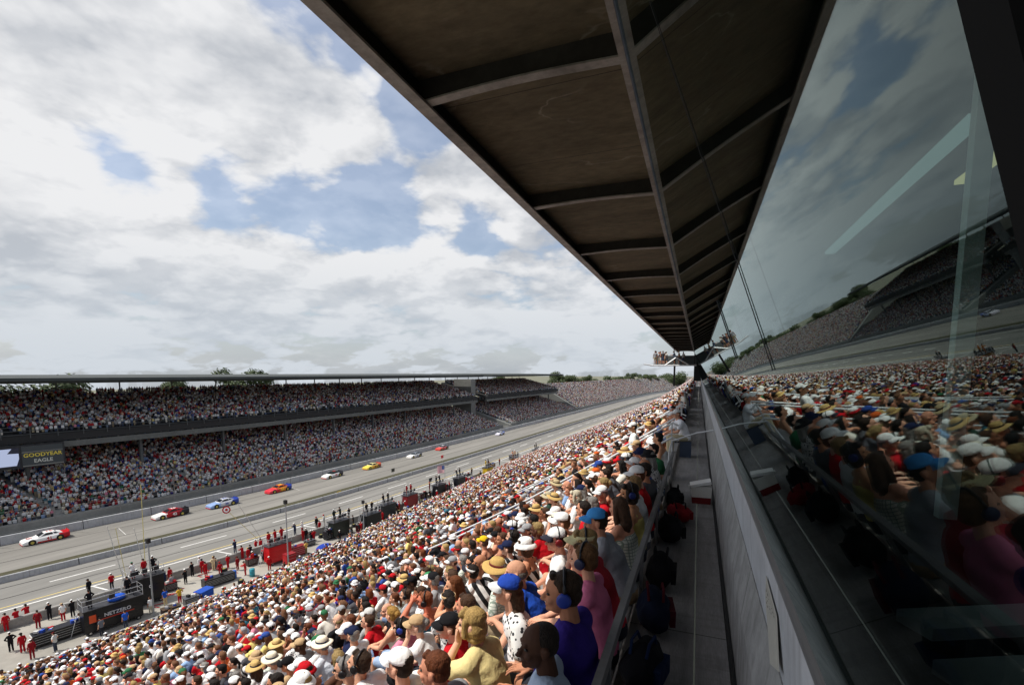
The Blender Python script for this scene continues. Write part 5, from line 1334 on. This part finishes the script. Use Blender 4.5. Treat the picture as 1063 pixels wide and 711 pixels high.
for n, (px, py, col, pt, lab) in enumerate([(172,628,'#2a5ac0','#c9b98e','visitor in blue shirt and khaki trousers right of the grey pole'),(179,612,'#9b9ca2','#8d8f94','visitor in grey shirt behind the tall black box'),(187,626,'#d9b23a','#b01822','crew member in yellow shirt near the stand wall'),(177,604,'#b01822',None,'red crew member leaning on the wall behind the tall box'),(166,612,'#cfd4da','#3c4250','visitor in pale shirt beside the tall black box')]):
    crew(px, py, col, n % 4, BLK, lab, pants=pt, hair=pt is not None)
crew(193,606,BLK,1,'#f4f4f2','crew member in black with white cap standing alone by the pit wall')
# --- red team with barrels
cart(227,606,3.2,.9,.95,'#17171a','low black cart beside the blue barrel','#2a2a2e',6,5); cart(178,640,1.5,.8,1.0,'#2a1a16','small dark cart with yellow bin by the grey pole','#4a3a2a',3,6)
mb = MB(); mb.obox((0,0,.42), 1.0, 1.5, .8, rz=.1); mb.obox((0,0,.86), 1.08, 1.6, .08, rz=.1); x, y = ground(212,620); b_ = mb.build('equipment_bin', M['cloth'], None, False, '#2a4fa6'); b_.location = (x,y,.012); tag(b_, 'blue covered equipment bin standing on the pale concrete', 'bin')
barrel(243,600,'#2a5fb4','blue barrel at the end of the low black cart'); barrel(262,598,'#2f8a9a','teal barrel next to the blue one')
for n, (px, py, col, hat_, lab) in enumerate([(208,592,'#e2e2e0','#f0f0ee','crew member in white and grey with white cap on the pit wall'),(214,598,RED,BLK,'red crew member bending over hoses by the low cart'),(222,592,'#d9c8a0','#c9a868','crew member in tan shirt by the red hoses'),(229,598,RED,'#b01822','red crew member with red cap behind the low cart'),(252,580,RED,BLK,'red crew member at the left of a tight red group'),(258,582,RED,'#c9a868','red crew member with tan cap in a tight red group'),(263,586,'#c23030','#f0f0ee','lighter red crew member with white cap in a tight red group'),(266,573,RED,'#f0f0ee','red crew member with white cap left of the red box'),(271,572,'#c02028',BLK,'red crew member right beside the red box'),(274,585,'#2a2c33','#c02028','crew member in dark trousers in front of the red box')]):
    crew(px, py, col, n % 5, hat_, lab, rz=rng.uniform(-.4,.4))
rb = war_wagon(289,583,2.9,2.4,'#c01a20','bright red pit box topped by red suited crew'); rx_, ry_ = rb.location.x, rb.location.y
for k, lab in enumerate(['red crew member standing high on the red box, near end','red crew member standing high on the red box, middle','red crew member standing high on the red box, far end']): crew(0,0,RED,(0,1,2)[k],BLK,lab,z=2.48,x=rx_-.2,y=ry_-1.1+k*1.0)
cart(308,577,2.2,.9,1.3,'#9a1620','dark red tool cart behind the bright red box','#7a1018',4,8); cart(301,590,1.2,.9,1.9,'#a8141c','upright red cabinet next to the grey lamp pole','#8a1018',0,9)
tyres(303,571,3,'black racing tyre stacked by the red cart'); tyres(325,561,2,'black racing tyre lying by the blue cover'); tyres(333,558,2,'black racing tyre next to a blue cover')
mb = MB(); mb.ell((0,0,.35), (.9,1.3,.55), 16, 10); x, y = ground(337,572); b_ = mb.build('blue_tarpaulin', M['cloth'], None, True, '#243f9a'); b_.location = (x,y,.1); tag(b_, 'dark blue tarpaulin over gear beside the stacked tyres', 'tarpaulin')
crew(373,545,BLK,0,'#b9bcc2','crew member in black with grey cap standing tall on the pit wall',x=wk(-36.35,ground(373,545)[1]),y=ground(373,545)[1],z=.66*K+.002); crew(314,553,'#e8e6e2',1,'#e8e8e4','crew member in white and red at the pit wall',pants=RED); crew(332,552,RED,0,BLK,'red crew member at the pit wall right of the red box'); crew(326,562,RED,2,'#f0f0ee','red crew member with white cap near the tyres'); crew(356,543,BLK,3,'#f0f0ee','crew member in black with white cap before the dark boxes')
# --- further stalls
rr = random.Random(5)
stalls = [(352,556,'#1c2420','#1d2a26'),(385,548,'#17191c','#17171a'),(402,537,'#20262a','#17171a'),(425,526,'#7a1a20','#a01820'),(448,514,'#15161a','#17171a'),(470,506,'#1a1c22','#17171a'),(494,494,'#c8a820','#c8a820'),(520,483,'#8a5a20','#b86a20'),(540,474,'#22262e','#2a2c33')]
names_ = ['dark green pit box at the start of the far row','black pit box beside a grey lamp pole','dark grey pit box with crew on its deck','dark red pit box in the far row','black pit box near the striped flag','charcoal pit box behind a crowd of crew','yellow pit box standing out from the dark ones','brown and orange pit box in the far row','distant navy pit box at the end of the row']
for (px, py, c_, cc), nm_ in zip(stalls, names_):
    o = war_wagon(px, py, 2.8, 2.3, c_, nm_); ox, oy = o.location.x, o.location.y
    for k in range(2): crew(0,0,rr.choice([cc,BLK,cc]),rr.randrange(5),rr.choice([BLK,'#f0f0ee']),'crew member on the deck of the '+nm_.split(' pit box')[0]+' pit box',z=2.39,x=ox-.15,y=oy-.7+k*1.3)
    cart(px-9, py+3, 1.8, .8, rr.uniform(.9,1.3), rr.choice(['#16161a','#232328','#3a1216',c_]), 'small dark tool cart beside the '+nm_.split(' pit box')[0]+' pit box', '#2a2a2e', 6, rr.randrange(99))
    tyres(px+12, py-3, 3, 'black racing tyre stacked beside the '+nm_.split(' pit box')[0]+' pit box')
    for k in range(6 if px < 480 else 4):
        y = oy+rr.uniform(-4,4); x = wk(-36.0+rr.uniform(0,1.0),y) if k < 2 else ox+rr.uniform(-1.8,2.6)
        if k > 1: y = oy+rr.choice([-1,1])*rr.uniform(1.9,3.6)
        crew(0,0,rr.choice([cc,BLK,RED,'#d9d9d4',BLK]),rr.randrange(5),rr.choice([BLK,'#f0f0ee',RED]),'crew member on the ground beside the '+nm_.split(' pit box')[0]+' pit box',x=max(x, wk(-35.8,y)),y=y,rz=rr.uniform(-.8,.8))
for n, (px, py, col, pt, lab) in enumerate([(40,652,'#8a1a22',None,'dark red crew member squeezed between the carts at lower left'),(52,643,BLK,None,'crew member in black behind the long low cart'),(58,676,'#c9c9c6','#3c4250','visitor in pale grey shirt before the long low cart'),(106,660,'#6b6f78','#2c2f38','visitor in grey crouching by the big black box wheel'),
      (143,606,BLK,None,'crew member in black between the two tall black boxes'),(163,600,'#b01822',None,'red crew member against the wall beyond the tall black box'),(200,598,BLK,None,'crew member in black by the wall, next to the lone one'),(237,590,RED,None,'red crew member stooping near the low cart end'),(247,592,'#8a1a22',None,'dark red crew member behind the blue barrel'),
      (255,597,'#c23030',None,'lighter red crew member behind the teal barrel'),(280,592,'#a8141c',None,'deep red crew member in front of the red box'),(296,598,'#3a1216','#1b1b1e','crew member in maroon beside the upright red cabinet'),(318,575,'#d9b25a','#7a6a4a','visitor in yellow shirt beside the upright red cabinet'),(343,560,BLK,None,'crew member in black behind the dark blue tarpaulin'),
      (349,551,'#e2e2e0',RED,'crew member in white and red before the dark green box'),(364,560,'#6b6f78','#2c2f38','visitor in grey near the dark green box')]):
    crew(px, py, col, n % 5, (BLK,'#f0f0ee','#5a1216')[n % 3], lab, pants=pt, rz=rng.uniform(-.8,.8))
cart(140,640,1.2,.7,1.0,'#1d1a1c','squat black cart in front of the lettered box','#333338',5,21); cart(199,628,1.3,.7,.9,'#3a3a40','grey cart beside the blue covered bin','#55565c',5,22); cart(262,586,1.4,.7,.9,'#2a1416','dark cart behind the two barrels','#7a1a1e',5,23); cart(330,580,1.2,.7,.9,'#7a1a1e','small red cart near the dark blue tarpaulin','#c9c9c6',5,24)
tyres(186,640,2,'black racing tyre lying near the blue covered bin'); tyres(250,606,2,'black racing tyre lying by the blue barrel'); tyres(344,553,3,'black racing tyre stacked by the pit wall'); 
mb = MB()
for (p0, p1) in [((205,600),(222,588)),((222,588),(246,596)),((160,632),(176,618)),((176,618),(190,612))]:
    a_, b_ = ground(*p0), ground(*p1); n_ = 14; mb.tube([(a_[0]+(b_[0]-a_[0])*i/n_+.35*math.sin(i*1.3), a_[1]+(b_[1]-a_[1])*i/n_+.3*math.cos(i*.9), .05) for i in range(n_+1)], .04, 6)
    tag(mb.build('air_hose', M['plastic'], None, False, '#b02430'), 'red air hose snaking over the concrete by the pit wall', 'hose', 'red air hoses'); mb = MB()
q = random.Random(77); y = 27.0
while y < 150:
    y += q.uniform(.9,4.2)*(1 if y < 60 else 1.6)
    x = wk(-35.95+q.uniform(0,.5), y); col = q.choice([BLK,BLK,BLK,RED,RED,'#3a3a40','#7a1a20','#d9d9d4','#24304a'])
    onw = q.random() < .3
    crew(0,0,col,q.randrange(5),q.choice([BLK,'#f0f0ee',RED]),'small crew figure '+('standing up on' if onw else 'watching from behind')+' the low pit wall',x=wk(-36.4,y) if onw else x,y=y,z=.66*K+.002 if onw else 0,rz=q.uniform(-.5,.5),pants=q.choice([None,None,'#2c2f38']))
y = 27.0
while y < 120:
    y += q.uniform(1.5,6)
    px, py, _ = proj((wk(-34.9+q.uniform(-.5,2.5), y), y, 0))
    if q.random() < .5: tyres(px, py, q.choice([2,3,4]), 'black racing tyre in a small stack on the pit concrete')
    else: cart(px, py, q.uniform(.8,1.6), .7, q.uniform(.7,1.2), q.choice(['#16161a','#1d1a1c','#2a1416','#3a3a40','#7a1a1e']), 'small tool cart or chest parked on the pit concrete', q.choice(['#2a2a2e','#55565c','#7a1a1e']), 4, q.randrange(999))
# --- poles, sign booms, flag
YEL = pm('yellow_pole', (.62,.55,.2), .5); LP = pm('lamp_pole_grey', (.30,.31,.31), .6); WP = pm('pale_pole', (.6,.6,.55), .5)
BOOM = 'pit sign booms held over the lane'
pole(at_x(128,600,-37), at_x(111,546,-37), .04, WP, 'sign_boom', 'white slanted boom above the black pit box, left of a pair', 'boom')
pole(at_x(131,600,-37), at_x(120,548,-37), .03, YEL, 'sign_boom', 'thin yellow slanted boom above the black pit box, right of a pair', 'boom')
pole(at_x(153,600,-37), at_x(139,548,-37), .035, WP, 'sign_boom', 'pale slanted boom over the tall black box', 'boom')
pole(at_x(151,592,-37), at_x(146,503,-37), .04, YEL, 'sign_boom', 'tall nearly upright yellow boom over the tall black box', 'boom')
pole(at_x(276,566,-36.5), at_x(247,523,-36.5), .035, WP, 'sign_boom', 'white boom slanting up beside the red group', 'boom')
q0, q1 = at_x(268,560,-36.5), at_x(235,529,-36.5)
sg = empty('pit_sign', q1); tag(sg, 'round red and white ring sign on a yellow boom held over the pit lane', 'sign')
mb = MB(); mb.tube([q0-q1, Vector((0,0,0))], .03, 6); mb.build('pole', YEL, sg)
fw = (Vector((0,0,CH))-q1).normalized(); X = fw.to_track_quat('Z','Y').to_matrix().to_4x4()
for k, (r_, cc) in enumerate(((.46,'#b01820'),(.31,'#f0efec'),(.16,'#b01820'))):
    o = disc(0,0,.03+.012*k,r_,28,.01).build('ring', M['plastic'], sg, color=cc); o.matrix_basis = X
for (pa, pb, lab) in [((160,640),(150,560),'grey lamp pole in front of the tall black box'),((300,596),(291,520),'grey lamp pole in front of the red box'),((378,556),(374,520),'grey lamp pole before the black box in the far row')]:
    x, y = ground(*pa); b_ = Vector((x,y,.01)); r_ = ray(*pb); t = math.hypot(x, y)/math.hypot(r_.x, r_.y); top = Vector((x, y, CH+r_.z*t))
    o = empty('lamp_pole', b_); tag(o, lab, 'lamp pole'); mb = MB(); mb.tube([(0,0,0),(0,0,top.z)], [.08,.06], 8); mb.build('pole', LP, o)
    mb = MB(); mb.box(-.16,.16,-.16,.16,top.z-.4,top.z+.05); mb.build('speaker_box', M['blackrub'], o)
fl = at_x(462,503,-36.2); x, y = fl.x, fl.y
o = empty('flag', (x, y, .9)); tag(o, 'striped red and white flag with blue corner on a pole at the pit wall', 'flag')
mb = MB(); mb.tube([(0,0,-.88),(0,0,4.3)], .04, 6); mb.build('pole', LP, o)
def wavy(u, v): return (-.1-u*2.6*.6, .12*math.sin(u*5), 4.2-v*1.5-.25*u)
for nm_, cc, u0, u1, v0, v1, st_ in [('cloth_field','#d9cfd2',0,1,0,1,0)]+[('stripe','#b05a66',0,1,k*2/13,(k*2+1)/13,.012) for k in range(7)]+[('blue_canton','#3a4a7a',0,.42,0,7/13,.02)]:
    mb = MB(); n_ = 8; A = []
    for k in range(n_+1):
        u = u0+(u1-u0)*k/n_
        for v in (v0, v1):
            p = wavy(u, v); A.append((p[0], p[1]-.002-st_, p[2]))
    nn = len(A); A += [(a, b+.004+2*st_, c_) for a, b, c_ in A]; fs = []
    for k in range(n_): a = 2*k; fs += [(a,a+1,a+3,a+2),(nn+a,nn+a+2,nn+a+3,nn+a+1)]
    mb.add(A, fs); mb.build(nm_, M['plastic'], o, color=cc)
for (px, py, cc, lab) in [(408,488,'#20261f','small black sign board held over the pit lane wall'),(447,498,'#17171a','small black board on a pole near the flag'),(352,512,'#b89a30','yellow plank lying across the pit wall'),(459,474,'#c02028','small red board on the pit lane wall')]:
    p = at_x(px, py, -47.4 if px != 447 else -37.5); o = empty('sign_board', p); tag(o, lab, 'sign')
    mb = MB(); mb.box(-.05,.05,-.55,.55,-.35,.4); mb.build('board', M['plastic'], o, color=cc)
    mb = MB(); mb.tube([(0,0,-p.z+.02),(0,0,-.36)], .03, 6); mb.build('pole', LP, o)

# ================================================================== ON THE WALKWAY
def bag(x, y, L, Wd, H, color, label, rz=0, col2=None):
    o = empty('bag', (x*KN, y*KN, CH-1.948*KN), rz); tag(o, label, 'bag')
    mb = MB(); mb.ell((0,0,H*.5), (Wd/2,L/2,H*.5), 18, 10); me = mb.mesh('t', []); r_ = evald(me, [('REMESH', dict(mode='VOXEL', voxel_size=.03)), ('DISPLACE', dict(texture=_tex, strength=.09, mid_level=.5)), ('SMOOTH', dict(iterations=3))]); r_.materials.clear(); r_.materials.append(M['cloth']); r_.polygons.foreach_set('use_smooth', [True]*len(r_.polygons)); child('body', r_, o, color)
    for s in (-1, 1):
        mb = MB(); mb.tube([(s*Wd*.2,-L*.22,H*.86),(s*Wd*.22,-L*.12,H*1.12),(s*Wd*.22,L*.12,H*1.12),(s*Wd*.2,L*.22,H*.86)], .012, 6); mb.build('strap', M['cloth'], o, color=col2 or '#17171a')
    mb = MB(); mb.obox((Wd*.47,0,H*.45), .05, L*.5, H*.42); mb.build('pocket', M['cloth'], o, color=col2 or color)
bag(-.26,1.75,.5,.30,.34,'#15161a','black rucksack lowest in the picture beside the grey rail',.2,'#17171a')
bag(-.25,2.3,.55,.31,.36,'#17181c','black rucksack with a red pocket near the bottom of the walkway',.1,'#5a1216')
bag(-.26,2.95,.55,.3,.33,'#15161b','black bag with a blue pocket behind the red pocketed rucksack',-.2,'#182848')
bag(-.25,3.7,.6,.31,.35,'#141c30','dark navy bag with a dark red pocket half way along the rail',.15,'#4a121c')
bag(-.26,4.45,.5,.3,.38,'#17171a','plain black bag beside the grey back rail',0)
bag(-.24,5.75,.55,.34,.36,'#1d1e22','charcoal bag two places this side of the red bag',.2)
bag(-.18,6.6,.6,.34,.27,'#8a1a22','red bag with black straps nearest the cooler',.3)
bag(-.27,7.3,.5,.28,.34,'#141418','black bag leaning on the rail just past the red bag',.1)
o = empty('cooler', (.10*KN, 7.7*KN, CH-1.949*KN), .05); o.scale = (.9,.9,.95); tag(o, 'white lidded cooler on a red base standing on the walkway', 'cooler')
mb = MB(); mb.prism([(-.17,.0),(.17,.0),(.18,.12),(-.18,.12)], [(lambda u, v, y=y: (u, y, v)) for y in (-.14,.14)]); mb.build('base', M['plastic'], o, color='#7a1218')
mb = MB(); mb.prism([(-.18,.121),(.18,.121),(.19,.33),(-.19,.33)], [(lambda u, v, y=y: (u, y, v)) for y in (-.15,.15)]); mb.build('body', M['plastic'], o, color='#e2e0d8')
mb = MB(); mb.obox((-.02,0,.37), .40, .33, .05, ry=R(-14)); mb.build('lid', M['plastic'], o, color='#eeeeea')
mb = MB(); mb.tube([(-.2,-.12,.25),(-.23,-.1,.3),(-.23,.1,.3),(-.2,.12,.25)], .01, 6); mb.build('handle', M['plastic'], o, color='#c9c9c4')

# photographers on the platform
for k in range(11):
    r_ = random.Random(k); x = (-4.75+.17*k+r_.uniform(-.06,.06)); T = STAND[(k*3) % 5]
    if k > 7: x = -2.6+.45*(k-8)
    p = person(T, (x*KN, (57.5+(k % 4)*.55)*KN, CH+.952*KN), rng.uniform(-1.2,1.2), r_.choice(SK), 'tee', r_.choice(['#9b9c9e','#6c7a8e','#a08a6c','#c9c6be','#5a5b60','#7a5a50','#3a3b40']), 'shorts', r_.choice(BOT), 'short', '#33251b', ('cap', r_.choice(['#c9c6be','#c0a27a','#1b1b1e','#5a3030']), '#33343a') if k % 2 else None, cat='photographer', scale=r_.uniform(.95,1.06))
    tag(p, 'photographer standing in a tight group on the platform below the canopy end', group='photographers on the small platform')
